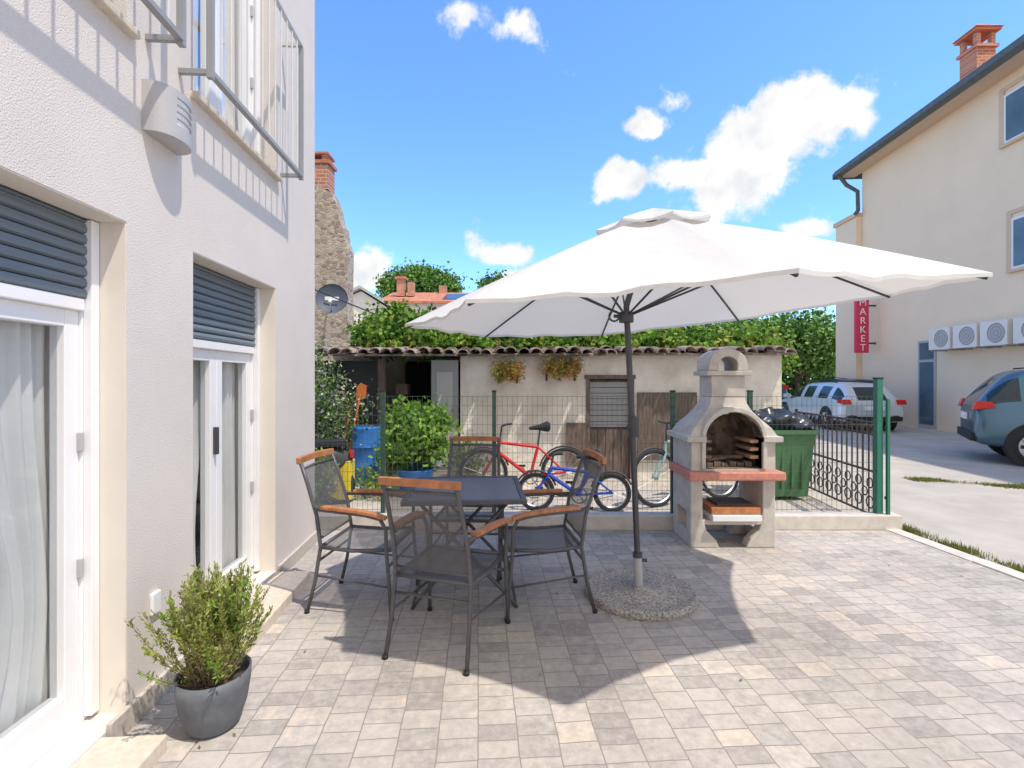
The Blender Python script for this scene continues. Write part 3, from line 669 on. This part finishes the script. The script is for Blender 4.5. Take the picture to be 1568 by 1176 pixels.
leaves('climbing_shrub',[(-2.75,6.9,1.35,.38,.4,.5),(-2.5,7.1,.9,.45,.4,.5),(-3.1,6.8,1.1,.4,.4,.7)],9000,.048,['g5','g2','g1','g5','flw','g3'],54,None,.3,25,.6)
leaves('low_plants',[(-2.7,6.0,.25,.4,.3,.3),(-.55,6.5,.45,.2,.2,.4),(-2.1,5.5,.3,.15,.15,.4),(-1.75,6.2,.2,.3,.2,.2)],3200,.055,['g3','g2','g4'],55,None,.3,20,.5,1)
PB=empty('potted_bush',(-1.27,6.55,0)); q=B(); q.lathe((0,0,.004),[(.17,0),(.2,.05),(.24,.3),(.25,.32),(.23,.32),(.22,.28),(.001,.28)],'blueplastic',28,cap=False); q.tube([(0,0,.28),(.02,0,.6),(0,0,.9)],[.015,.012,.006],'bark',6); q.obj('pot',PB,smooth=True)
leaves('foliage',[(0,0,.78,.36,.33,.28),(-.24,0,.58,.25,.25,.2),(.24,0,.94,.2,.2,.2),(-.15,0,1.0,.2,.2,.16),(.28,0,.6,.2,.2,.2)],3200,.08,['g2','g3','g3','g2','g3'],56,PB,.4,14,.6)
rng=np.random.default_rng(3); q=B(); vs=[];fs=[]
for i in range(3600):
    if rng.random()<.75: c=[(4.20,4.62),(4.2,4.1),(4.22,3.55),(4.2,3.2),(4.22,4.85)][rng.integers(5)]; s=c[0]+rng.normal()*.06; t=c[1]+rng.normal()*.10
    else: s=4.17+abs(rng.normal())*.05; t=rng.uniform(-1,4.9)
    if 3.98<s<4.16: s=4.165
    a=rng.uniform(0,6.28); h=rng.uniform(.015,.06); w=.004; d=Vector((math.cos(a),math.sin(a),0)); l=rng.uniform(0,.03)
    n=len(vs); vs+=[(s-d.y*w,t+d.x*w,.0),(s+d.y*w,t-d.x*w,.0),(s+d.x*l,t+d.y*l,h)]; fs.append((n,n+1,n+2))
q.add(vs,fs,'g6'); q.obj('kerb_grass',rz=TH)
vs=[];fs=[]; q=B()
for i in range(9000):
    u=rng.random(); X=5.9+4.2*u; Yy=7.35-1.5*u+rng.normal()*.07+.1*math.sin(u*20)
    if math.sin(u*31)+rng.normal()*.6<-.3: continue
    a=rng.uniform(0,6.28); h=rng.uniform(.015,.045); w=.006; n=len(vs); l=rng.uniform(0,.04)
    vs+=[(X-math.sin(a)*w,Yy+math.cos(a)*w,0),(X+math.sin(a)*w,Yy-math.cos(a)*w,0),(X+math.cos(a)*l,Yy+math.sin(a)*l,h)]; fs.append((n,n+1,n+2))
q.add(vs,fs,'g6'); q.obj('grass_strip')

# ------------------------------------------------------------ bicycles
def bicycle(loc,rz,r,L,cm):
    E=empty('bicycle',loc,rz); q=B()
    f=Vector((-L/2,0,r)); b_=Vector((L/2,0,r)); bb=Vector((L*.07,0,r*.85)); st=Vector((L*.17,0,r*2.05)); sad=Vector((L*.2,0,r*2.75)); hd=Vector((-L*.30,0,r*2.25)); hd2=Vector((-L*.33,0,r*1.9)); hb=Vector((-L*.27,0,r*2.9))
    for c in (f,b_):
        q.ring(c,r-.02,.021,'rubber','Y',32,6); q.ring(c,r-.047,.010,'alu','Y',32,4); q.tube([c-Vector((0,.04,0)),c+Vector((0,.04,0))],.018,'alu',8)
        for i in range(18):
            a=2*math.pi*i/18; q.tube([c,c+Vector(((r-.045)*math.cos(a),0,(r-.045)*math.sin(a)))],.0018,'alu',3,caps=False)
    q.obj('wheels',E,smooth='auto'); q=B()
    t=.020
    for a,c,w in ((hd,st,t),(hd2,bb,t*1.15),(bb,st,t),(hd,hd2,t*1.2)): q.tube([a,c],w,cm,8)
    for s in (-.045,.045):
        o=Vector((0,s,0)); q.tube([b_+o,bb],.012,cm,6); q.tube([b_+o,st],.011,cm,6); q.tube([f+o,hd2+o*.6],.014,cm,6)
    q.tube([bb,st,sad],.012,'darkgrey',6); q.obj('frame',E,smooth='auto'); q=B()
    q.tube([hd2,hd,hb],.012,'darkgrey',6); q.tube([hb+Vector((.1,-.27,.03)),hb+Vector((.03,-.16,.02)),hb,hb+Vector((.03,.16,.02)),hb+Vector((.1,.27,.03))],.013,'darkgrey',6)
    q.tube([sad+Vector((-.14,0,.02)),sad+Vector((-.02,0,.03)),sad+Vector((.1,0,.04)),sad+Vector((.13,0,.04))],[.02,.035,.07,.05],'rubber',10)
    q.ring(bb+Vector((0,-.05,0)),.085,.007,'darkgrey','Y',18,4); q.tube([bb+Vector((0,-.06,0)),bb+Vector((.1,-.07,-.13))],.009,'alu',6); q.tube([bb+Vector((0,.06,0)),bb+Vector((-.1,.07,.13))],.009,'alu',6)
    q.box(bb.x+.05,bb.x+.15,-.11,-.05,bb.z-.145,bb.z-.12,'rubber'); q.box(bb.x-.15,bb.x-.05,.05,.11,bb.z+.12,bb.z+.145,'rubber')
    q.tube([b_+Vector((.0,-.05,.03)),bb+Vector((0,-.05,.08))],.004,'darkgrey',4); q.tube([b_+Vector((.0,-.05,-.03)),bb+Vector((0,-.05,-.08))],.004,'darkgrey',4)
    for c,a0,a1 in ((f,.3,2.6),(b_,.4,2.9)):
        q.tube([c+Vector(((r+.02)*math.cos(a0+(a1-a0)*i/10),0,(r+.02)*math.sin(a0+(a1-a0)*i/10))) for i in range(11)],.013,'darkgrey',5)
    q.obj('fittings',E,smooth='auto')
    for o in E.children: o.rotation_euler=(R(-6),0,0)
bicycle((.16,6.25,0),R(6),.31,1.04,'red'); bicycle((.70,5.62,0),R(-4),.215,.86,'blue'); bicycle((2.16,6.0,0),R(24),.335,1.02,'mint')

# ------------------------------------------------------------ bin, barrel etc.
GB=empty('wheelie_bin',(3.42,6.35,0)); q=B(); vs=[];fs=[]
for z,w,d in ((.05,.22,.25),(.82,.27,.32),(.82,.30,.35),(.88,.30,.35)): vs+=[(-w,-d,z),(w,-d,z),(w,d,z),(-w,d,z)]
for i in range(3):
    for j in range(4): fs.append((i*4+j,i*4+(j+1)%4,i*4+4+(j+1)%4,i*4+4+j))
fs.append((3,2,1,0)); q.add(vs,fs,'bin')
for x in (-.12,0,.12): q.box(x-.012,x+.012,-.305,-.26,.15,.75,'bin')
q.box(-.31,.31,.35,.39,.5,.9,'bin'); q.obj('body',GB,bevel=.01)
q=B(); q.ring((-.2,.22,.09),.07,.03,'rubber','X',18,8); q.ring((.2,.22,.09),.07,.03,'rubber','X',18,8); q.obj('wheels',GB,smooth=True)
def lump(name,parent,c,r,k,seed,n=16,amp=1):
    rng=np.random.default_rng(seed); q=B(); vs=[];fs=[]; ph=rng.uniform(0,6,6)
    for i in range(n+1):
        th=math.pi*i/n
        for j in range(2*n):
            p=math.pi*j/n; d=1+amp*(.13*math.sin(3*p+ph[0]+2*th)+.1*math.sin(5*th+ph[1]+2*p)+.06*math.sin(9*p+ph[2])*math.sin(7*th))
            vs.append((c[0]+r[0]*d*math.sin(th)*math.cos(p),c[1]+r[1]*d*math.sin(th)*math.sin(p),c[2]+r[2]*d*math.cos(th)))
    for i in range(n):
        for j in range(2*n): fs.append((i*2*n+j,i*2*n+(j+1)%(2*n),(i+1)*2*n+(j+1)%(2*n),(i+1)*2*n+j))
    q.add(vs,fs,k); return q.obj(name,parent,smooth=True)
lump('rubbish_bag_a',GB,(-.08,0,.96),(.25,.25,.15),'bag',1); lump('rubbish_bag_b',GB,(.15,-.05,.93),(.18,.2,.12),'bag',2); lump('rubbish_bag_c',GB,(-.30,-.05,.98),(.16,.18,.10),'bag',3)
q=B(); q.lathe((-2.08,7.1,.004),[(.20,0),(.21,.03),(.215,.25),(.225,.27),(.215,.29),(.215,.52),(.225,.54),(.215,.56),(.21,.80),(.18,.82),(.18,.80),(.001,.80)],'blueplastic',32,cap=True); q.obj('blue_barrel',smooth='auto')
q=B(); q.box(-.12,.12,-.1,.1,0,.46,'yellow'); q.box(-.04,.04,-.04,.04,.46,.50,'yellow'); q.ring((0,0,.51),.05,.012,'yellow','Y',14); q.obj('yellow_canister',loc=(-2.05,6.0,.06),bevel=.03)
q=B()
q.tube([(-.02,0,0),(.16,.2,1.28)],.016,'orange',7); q.tube([(-.14,.02,0),(.02,.24,1.15)],.014,'orange',7)
q.prism([(.10,1.18),(.24,1.22),(.25,1.40),(.17,1.44),(.11,1.38)],.19,.205,'orange','XZ'); q.box(-.10,.10,.225,.245,1.13,1.16,'iron')
for i in range(7): q.box(-.10+.03*i,-.092+.03*i,.17,.24,1.11,1.13,'iron')
q.obj('garden_tools',loc=(-2.33,6.9,.004))
SC=empty('parked_scooter',(-2.62,5.75,0),R(20)); q=B()
for x in (-.55,.55): q.ring((x,0,.22),.17,.05,'rubber','Y',22,8); q.tube([(x,-.04,.22),(x,.04,.22)],.07,'alu',12)
q.obj('wheels',SC,smooth=True); lump('rear_body',SC,(.35,0,.55),(.38,.15,.16),'darkgrey',7,16,.2); lump('leg_shield',SC,(-.42,0,.62),(.1,.2,.33),'darkgrey',8,16,.2)
q=B(); q.box(-.35,.1,-.13,.13,.27,.33,'rubber'); q.tube([(-.42,0,.6),(-.32,0,.98)],.03,'darkgrey',8); q.tube([(-.28,-.3,1.0),(-.32,0,.99),(-.28,.3,1.0)],.015,'rubber',8); q.box(.05,.66,-.12,.12,.70,.77,'rubber'); q.box(.70,.75,-.08,.08,.56,.64,'tail'); q.ring((-.3,.25,1.12),.05,.01,'rubber','X',14); q.tube([(-.55,0,.22),(-.42,0,.6)],.025,'alu',8); q.obj('details',SC,bevel=.01)

# ------------------------------------------------------------ cars
def car(name,loc,rz,cm,Lc=4.35,Hs=1.0,wd=1.0):
    E=empty(name,loc,rz)
    st=[(0,.42,.62,.80,.83,.72,.60),(.05,.30,.60,.90,.96,.82,.68),(.16,.26,.60,.95,1.10,.865,.66),(.42,.24,.60,.97,1.40,.88,.60),(.62,.24,.60,.97,1.47,.885,.60),(.70,.24,.6,.97,1.48,.885,.60),(1.45,.22,.6,.96,1.51,.89,.61),(1.54,.22,.6,.96,1.51,.89,.61),(2.30,.22,.6,.95,1.49,.89,.61),(2.38,.22,.6,.95,1.48,.89,.61),(2.62,.22,.6,.94,1.40,.885,.60),(3.22,.23,.6,.93,1.02,.87,.66),(3.32,.23,.6,.92,.97,.865,.68),(3.9,.25,.58,.80,.86,.83,.66),(4.22,.28,.52,.68,.74,.76,.6),(4.35,.36,.5,.60,.64,.64,.5)]
    fac=Lc/4.35; q=B(); vs=[]
    for x,zl,zm,zb,zr,w,wr in st:
        x*=fac; z=lambda a:a*Hs; w*=wd; wr*=wd
        half=[(w*.90,z(zl)),(w*.985,z(zl)+.08),(w,z(zm)),(w*.965,z(zb)),(wr+.02,z(zr)-.045 if zr-zb>.08 else z(zb)+(z(zr)-z(zb))*.5),(wr*.82,z(zr))]
        vs+=[(x,-a,c) for a,c in half]+[(x,a,c) for a,c in reversed(half)]
    m=12; groups={}
    for i in range(len(st)-1):
        for j in range(m):
            k=(j+1)%m; fc=(i*m+j,i*m+k,(i+1)*m+k,(i+1)*m+j)
            g=cm
            if j==11: g='rubber'
            if j in(3,7) and 2<=i<=10 and i not in (4,6,8): g='carglass'
            if j==5 and i in (1,2,10): g='carglass'
            if j in (4,6) and i==10: g='carglass'
            if j in(0,10) and i==0: g='darkgrey'
            groups.setdefault(g,[]).append(fc)
    groups.setdefault(cm,[]).append(tuple(range(m-1,-1,-1))); groups[cm].append(tuple((len(st)-1)*m+j for j in range(m)))
    q.v+=vs
    for g,ff in groups.items():
        mi=q._mi(g); q.f+=ff; q.m+=[mi]*len(ff)
    q.obj('body',E,smooth=True,sub=2)
    q=B(); wr=.32*Hs**.5
    for x in (.78*fac,3.45*fac):
        for s in (-1,1):
            q.tube([(x,s*.6*wd,wr+.02),(x,s*.893*wd,wr+.02)],wr+.055,'rubber',28)
            q.ring((x,s*.83*wd,wr),wr-.07,.075,'rubber','Y',28,8); q.tube([(x,s*.84*wd,wr),(x,s*.897*wd,wr)],wr-.11,'alu',24)
            for a in range(5):
                t=a*2*math.pi/5; q.tube([(x,s*.90*wd,wr),(x+(wr-.11)*math.cos(t),s*.90*wd,wr+(wr-.11)*math.sin(t))],.025,'alu',6)
                t+=.63; q.tube([(x+.08*math.cos(t),s*.899*wd,wr+.08*math.sin(t)),(x+(wr-.14)*math.cos(t),s*.899*wd,wr+(wr-.14)*math.sin(t))],.03,'rubber',6)
    q.obj('wheels',E,smooth='auto')
    q=B()
    for s in (-1,1):
        q.prism([(-.012,.84*Hs),(.30,.88*Hs),(.24,.97*Hs),(.05,.985*Hs)],s*.60*wd,s*.846*wd,'tail','XZ')
        q.box(2.95*fac,3.1*fac,min(s*.88,s*1.06)*wd,max(s*.88,s*1.06)*wd,.93*Hs,1.07*Hs,cm)
        for x in (1.75,2.55): q.box(x*fac-.5,x*fac-.34,min(s*.885*wd,s*.905*wd),max(s*.885*wd,s*.905*wd),.80*Hs,.825*Hs,cm)
        q.tube([(.75*fac,s*.57*wd,1.50*Hs),(1.5*fac,s*.57*wd,1.555*Hs),(2.3*fac,s*.57*wd,1.52*Hs)],.014,'rubber',6)
        q.box(4.0*fac,4.24*fac,min(s*.5,s*.75)*wd,max(s*.5,s*.75)*wd,.60*Hs,.70*Hs,'white')
    q.box(-.035,.0,-.26,.26,.66*Hs,.77*Hs,'white'); q.box(-.03,.1,-.72*wd,.72*wd,.34*Hs,.47*Hs,'rubber')
    q.obj('lights_and_trim',E,bevel=.012)
car('parked_blue_car',(8.72,9.55,0),R(-35),'carblue',4.4,1.13,1.02)
car('parked_silver_car',(10.15,13.9,0),R(84),'carsilver',4.6,.93,1.0)
car('parked_dark_car',(12.2,16.6,0),R(86),'cardark',4.3,1.0,.9)
car('parked_van',(11.6,22.3,0),R(90),'carblue',4.4,1.25,1.0)

# ------------------------------------------------------------ right building
RBd=empty('beige_apartment_building',(12.6,17.55,0),R(-4.5)); q=B()
q.box(0,10,-14,.35,0,9.0,'beige'); q.box(-.20,8,.36,1.65,0,7.35,'beige'); q.box(-.26,8,.355,1.72,7.35,7.5,'beige2')
q.obj('walls',RBd)
q=B(); q.prism([(-.65,9.0),(5,10.9),(10.6,9.0),(10.6,9.12),(5,11.05),(-.65,9.14)],-14.3,.8,'redtile','XZ'); q.prism([(-.75,8.98),(-.60,8.90),(-.58,9.1),(-.72,9.16)],-14.3,.8,'roofdark','XZ'); q.box(-.58,0,-14.3,.8,8.94,8.99,'beige2'); q.prism([(-.60,9.0),(10.5,9.0),(5,10.88)],.35,.4,'beige','XZ')
q.box(-.75,10,.80,.86,8.9,9.1,'roofdark')
q.tube([(-.65,.6,8.95),(-.4,.6,8.6),(-.1,.45,8.3),(-.1,.42,7.6),(-.25,.3,7.45)],.07,'roofdark',8)
q.obj('roof_and_gutter',RBd)
q=B()
def bwin(y0,y1,z0,z1):
    q.box(-.03,.0,y0,y1,z0,z1,'white'); m_=(y0+y1)/2
    q.box(-.045,-.031,y0+.07,m_-.04,z0+.07,z1-.07,'winglass'); q.box(-.045,-.031,m_+.04,y1-.07,z0+.07,z1-.07,'winglass')
    q.box(-.09,0,y0-.08,y1+.08,z0-.07,z0-.002,'beige2'); q.box(-.035,0,y0-.13,y0-.002,z0,z1+.1,'beige2'); q.box(-.035,0,y1+.002,y1+.13,z0,z1+.1,'beige2'); q.box(-.035,0,y0-.13,y1+.13,z1+.102,z1+.2,'beige2')
for yy in (-6.75,-9.6,-12.4):
    bwin(yy,yy+1.45,7.28,8.5); bwin(yy-.15,yy+1.25,4.15,5.4)
q.box(-.03,0,-3.12,-2.42,.02,2.65,'lampgrey'); q.box(-.045,-.031,-3.04,-2.50,.15,2.0,'winglass'); q.box(-.045,-.031,-3.04,-2.50,2.08,2.58,'winglass'); q.box(-.3,0,-3.3,-2.2,0,.015,'curb')
q.box(-.03,0,-9.5,-7.0,.3,2.6,'white'); q.box(-.045,-.031,-9.4,-7.1,.4,2.5,'winglass')
q.obj('windows_and_door',RBd)
q=B()
for i,y in enumerate((-3.4,-4.25,-5.1,-6.0)):
    q.box(-.42,-.1,y-.75,y,2.32,2.92,'ac'); q.ring((-.425,y-.45,2.62),.23,.012,'raild','X',24,4); q.ring((-.425,y-.45,2.62),.15,.008,'raild','X',20,4); q.ring((-.425,y-.45,2.62),.07,.008,'raild','X',16,4)
    q.tube([(-.419,y-.45,2.62),(-.423,y-.45,2.62)],.22,'lampgrey',24)
    q.box(-.4,0,y-.7,y-.66,2.28,2.31,'raild'); q.box(-.4,0,y-.1,y-.06,2.28,2.31,'raild')
AC=empty('air_conditioner_units',(12.6,17.55,0),R(-4.5)); q.obj('units',AC,bevel=.01)
CH=empty('brick_chimney',(13.5,14.4,0)); q=B(); q.box(-.27,.27,-.27,.27,8.9,10.95,'brickred'); q.box(-.33,.33,-.33,.33,10.95,11.03,'brickred')
for x in (-.27,.15):
    for y in (-.27,.15): q.box(x,x+.12,y,y+.12,11.03,11.4,'brickred')
q.box(-.36,.36,-.36,.36,11.4,11.48,'redtile'); q.add([(-.40,-.40,11.48),(.40,-.40,11.48),(.40,.40,11.48),(-.40,.40,11.48),(0,0,11.8)],[(0,1,4),(1,2,4),(2,3,4),(3,0,4),(0,3,2,1)],'redtile'); q.obj('stack',CH)
SG=empty('market_sign',(12.1,17.1,-.1)); q=B(); q.box(-.24,.2,0,.12,2.5,4.5,'signred'); q.box(.2,.6,.04,.08,2.8,2.86,'iron'); q.box(.2,.6,.04,.08,4.1,4.16,'iron'); q.obj('board',SG,bevel=.01)
for i,ch in enumerate('MARKET'):
    cu=bpy.data.curves.new('letter','FONT'); cu.body=ch; cu.size=.33; cu.extrude=.008; cu.align_x='CENTER'; cu.materials.append(M['white'])
    o=bpy.data.objects.new('letter_%d'%i,cu); col.objects.link(o); o.parent=SG; o.location=(-.02,-.012,4.12-.31*i); o.rotation_euler=(R(90),0,0)

# ------------------------------------------------------------ stone house, dish, distant houses
SH=empty('old_stone_house'); q=B()
q.prism([(-9,0),(-3.98,0),(-4.0,1.3),(-3.97,2.6),(-4.0,3.6),(-3.98,4.65),(-4.06,4.9),(-4.10,5.2),(-4.2,5.4),(-4.25,5.7),(-4.36,6.0),(-4.9,6.25),(-9,6.3)],12,12.5,'stone','XZ'); q.obj('gable_wall',SH)
q=B(); q.box(-5.0,-4.46,12.02,12.48,6.1,6.72,'brickred'); q.box(-5.05,-4.41,11.98,12.52,6.72,6.8,'redtile'); q.box(-4.98,-4.86,12.05,12.45,6.8,6.95,'brickred'); q.box(-4.62,-4.5,12.05,12.45,6.8,6.95,'brickred'); q.box(-5.03,-4.45,12,12.5,6.95,7.0,'redtile'); q.obj('chimney',SH)
DS=empty('satellite_dish',(-4.05,11.2,3.28),R(12)); q=B(); pr=[(.001,0)]+[(.34*k/8,.09*(k/8)**2) for k in range(1,9)]+[(.345,.1)]
q.lathe((0,0,0),pr,'dish',36,cap=False); o=q.obj('reflector',DS,smooth=True); o.rotation_euler=(R(78),0,0)
q=B(); q.tube([(0,0,-.3),(0,-.42,-.12)],.014,'alu',6); q.tube([(0,-.42,-.12),(0,-.36,-.05)],.035,'farwhite',10); q.tube([(0,.05,0),(0,.45,-.05),(-.2,.8,-.05)],.022,'alu',8); q.box(-.15,.15,-.095,-.09,-.02,.06,'white') ; q.obj('arm',DS)
FH=empty('white_gabled_house',(-7.3,26,0)); q=B(); q.prism([(-3,0),(1.3,0),(1.3,4.9),(-.6,6.1),(-3,5.0)],0,6,'farwhite','XZ'); q.prism([(-3.3,4.95),(-.6,6.2),(1.6,4.85),(1.6,4.98),(-.6,6.35),(-3.3,5.1)],-.3,6.2,'lampgrey','XZ'); q.box(-.5,.2,-.03,0,3.3,4.4,'winglass'); q.obj('house',FH)
FR=empty('red_roof_house',(-4.6,31,0)); q=B(); q.box(-3.4,3.2,0,7,0,6.2,'farwhite'); q.prism([(-.4,6.15),(3.5,7.35),(7.4,6.15),(7.4,6.3),(3.5,7.5),(-.4,6.3)],-3.7,3.4,'redtile','YZ'); q.box(-.4,.1,3.0,3.4,7.2,7.9,'brickred')
q.box(-2.9,-2.4,1.3,1.8,6.9,8.0,'brickred'); q.box(-3,-2.3,1.2,1.9,8.0,8.15,'redtile'); q.box(-2.2,-1.8,1.3,1.8,6.9,7.8,'brickred'); q.add([(0.2,.2,6.52),(2.9,.2,6.52),(2.9,2.6,7.26),(0.2,2.6,7.26)],[(0,1,2,3)],'solar')
for x in (-2.3,-.3,1.6): q.box(x,x+.8,-.04,0,4.2,5.5,'winglass')
q.obj('house',FR)
q=B(); q.tube([(-2.3,9,2.6),(-4,9.5,3.3),(-6.5,12,4.0)],.012,'rubber',4); q.tube([(-3.9,11.5,2.6),(-2.6,9.5,2.5),(-1.6,8.2,2.1)],.012,'rubber',4); q.obj('overhead_cable')

# ------------------------------------------------------------ world, sun, camera
sd=Vector((-.80,.58,-2.0)).normalized()
to=-sd; elev=math.asin(to.z); az=math.atan2(to.x,to.y)
W=bpy.data.worlds.new('World'); scene.world=W; W.use_nodes=True; nt=W.node_tree; N=nt.nodes; L=nt.links
for n_ in list(N): N.remove(n_)
out_=N.new('ShaderNodeOutputWorld'); bg=N.new('ShaderNodeBackground'); bg.inputs[1].default_value=.15; L.new(bg.outputs[0],out_.inputs[0])
sky=N.new('ShaderNodeTexSky'); sky.sky_type='NISHITA'; sky.sun_disc=False; sky.sun_elevation=elev; sky.sun_rotation=az; sky.air_density=1.0; sky.dust_density=.3; sky.ozone_density=1.6
tn=N.new('ShaderNodeVectorMath'); tn.operation='MULTIPLY'; tn.inputs[1].default_value=(1.22,1.74,2.35); L.new(sky.outputs[0],tn.inputs[0])
tc=N.new('ShaderNodeTexCoord'); sp=N.new('ShaderNodeSeparateXYZ'); L.new(tc.outputs['Generated'],sp.inputs[0])
def math_(op,a,b=None,c=None,clamp=False):
    n_=N.new('ShaderNodeMath'); n_.operation=op; n_.use_clamp=clamp
    for i,v in enumerate((a,b,c)):
        if v is None: continue
        if isinstance(v,(int,float)): n_.inputs[i].default_value=v
        else: L.new(v,n_.inputs[i])
    return n_.outputs[0]
yy=math_('MAXIMUM',sp.outputs['Y'],.05); uu=math_('DIVIDE',sp.outputs['X'],yy); vv=math_('DIVIDE',sp.outputs['Z'],yy)
CL=[(.50,.46,.24,.10,.42,1.05),(.59,.52,.11,.09,.2,1.0),(.36,.42,.10,.06,.1,.85),(.215,.40,.065,.05,.1,1.0),(.275,.505,.065,.035,0,.8),(.34,.55,.06,.035,.6,.5),(-.14,.75,.09,.05,-.2,.5),(.0,.71,.10,.05,-.5,.66),(-.03,.255,.075,.035,0,.9),(-.30,.22,.075,.05,.2,.85),(.60,.30,.07,.025,0,.85),(-.01,.21,.05,.02,0,.6)]
mask=None
for cx,cy,rx,ry,tl,am in CL:
    du=math_('SUBTRACT',uu,cx); dv=math_('SUBTRACT',vv,cy)
    a=math_('ADD',math_('MULTIPLY',du,math.cos(tl)/rx),math_('MULTIPLY',dv,math.sin(tl)/rx)); c=math_('SUBTRACT',math_('MULTIPLY',dv,math.cos(tl)/ry),math_('MULTIPLY',du,math.sin(tl)/ry))
    d=math_('ADD',math_('MULTIPLY',a,a),math_('MULTIPLY',c,c)); g=math_('MULTIPLY',math_('EXPONENT',math_('MULTIPLY',d,-.9)),am)
    mask=g if mask is None else math_('MAXIMUM',mask,g)
fill_clouds=math_('MULTIPLY',math_('MULTIPLY',math_('SUBTRACT',-.02,sp.outputs['Y']),4.0,clamp=True),.78)  # unseen bright clouds behind the camera, added to neutralise the blue sky fill
mask=math_('MAXIMUM',mask,fill_clouds)
no=N.new('ShaderNodeTexNoise'); no.inputs['Scale'].default_value=10; no.inputs['Detail'].default_value=10; no.inputs['Roughness'].default_value=.6; no.inputs['Distortion'].default_value=.1; L.new(tc.outputs['Generated'],no.inputs['Vector'])
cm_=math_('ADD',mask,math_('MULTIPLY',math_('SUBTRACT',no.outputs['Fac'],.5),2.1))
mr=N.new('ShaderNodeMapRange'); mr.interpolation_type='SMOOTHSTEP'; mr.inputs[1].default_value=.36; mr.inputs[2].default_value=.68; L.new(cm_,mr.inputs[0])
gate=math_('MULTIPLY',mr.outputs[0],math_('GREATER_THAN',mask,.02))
no2=N.new('ShaderNodeTexNoise'); no2.inputs['Scale'].default_value=14; no2.inputs['Detail'].default_value=6; L.new(tc.outputs['Generated'],no2.inputs['Vector'])
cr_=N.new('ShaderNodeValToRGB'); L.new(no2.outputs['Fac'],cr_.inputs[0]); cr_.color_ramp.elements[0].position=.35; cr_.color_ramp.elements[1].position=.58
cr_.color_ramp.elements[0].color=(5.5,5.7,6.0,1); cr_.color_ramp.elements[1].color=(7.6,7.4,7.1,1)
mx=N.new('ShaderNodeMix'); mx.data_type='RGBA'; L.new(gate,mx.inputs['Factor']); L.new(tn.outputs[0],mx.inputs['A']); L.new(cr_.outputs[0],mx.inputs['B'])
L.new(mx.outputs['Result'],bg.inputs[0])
sl=bpy.data.lights.new('sun','SUN'); sl.energy=4.1; sl.angle=R(.9); sl.color=(1,.925,.82); so=bpy.data.objects.new('sun',sl); col.objects.link(so); so.rotation_euler=sd.to_track_quat('-Z','Y').to_euler()
cam=bpy.data.cameras.new('camera'); cam.lens=17.45; cam.sensor_width=36; cam.shift_y=-.005; cam.clip_start=.05; cam.clip_end=1500
cobj=bpy.data.objects.new('camera',cam); col.objects.link(cobj); cobj.location=(0,0,1.5); cobj.rotation_euler=(R(90),0,0); scene.camera=cobj
scene.view_settings.view_transform='Standard'; scene.view_settings.look='None'; scene.view_settings.exposure=0
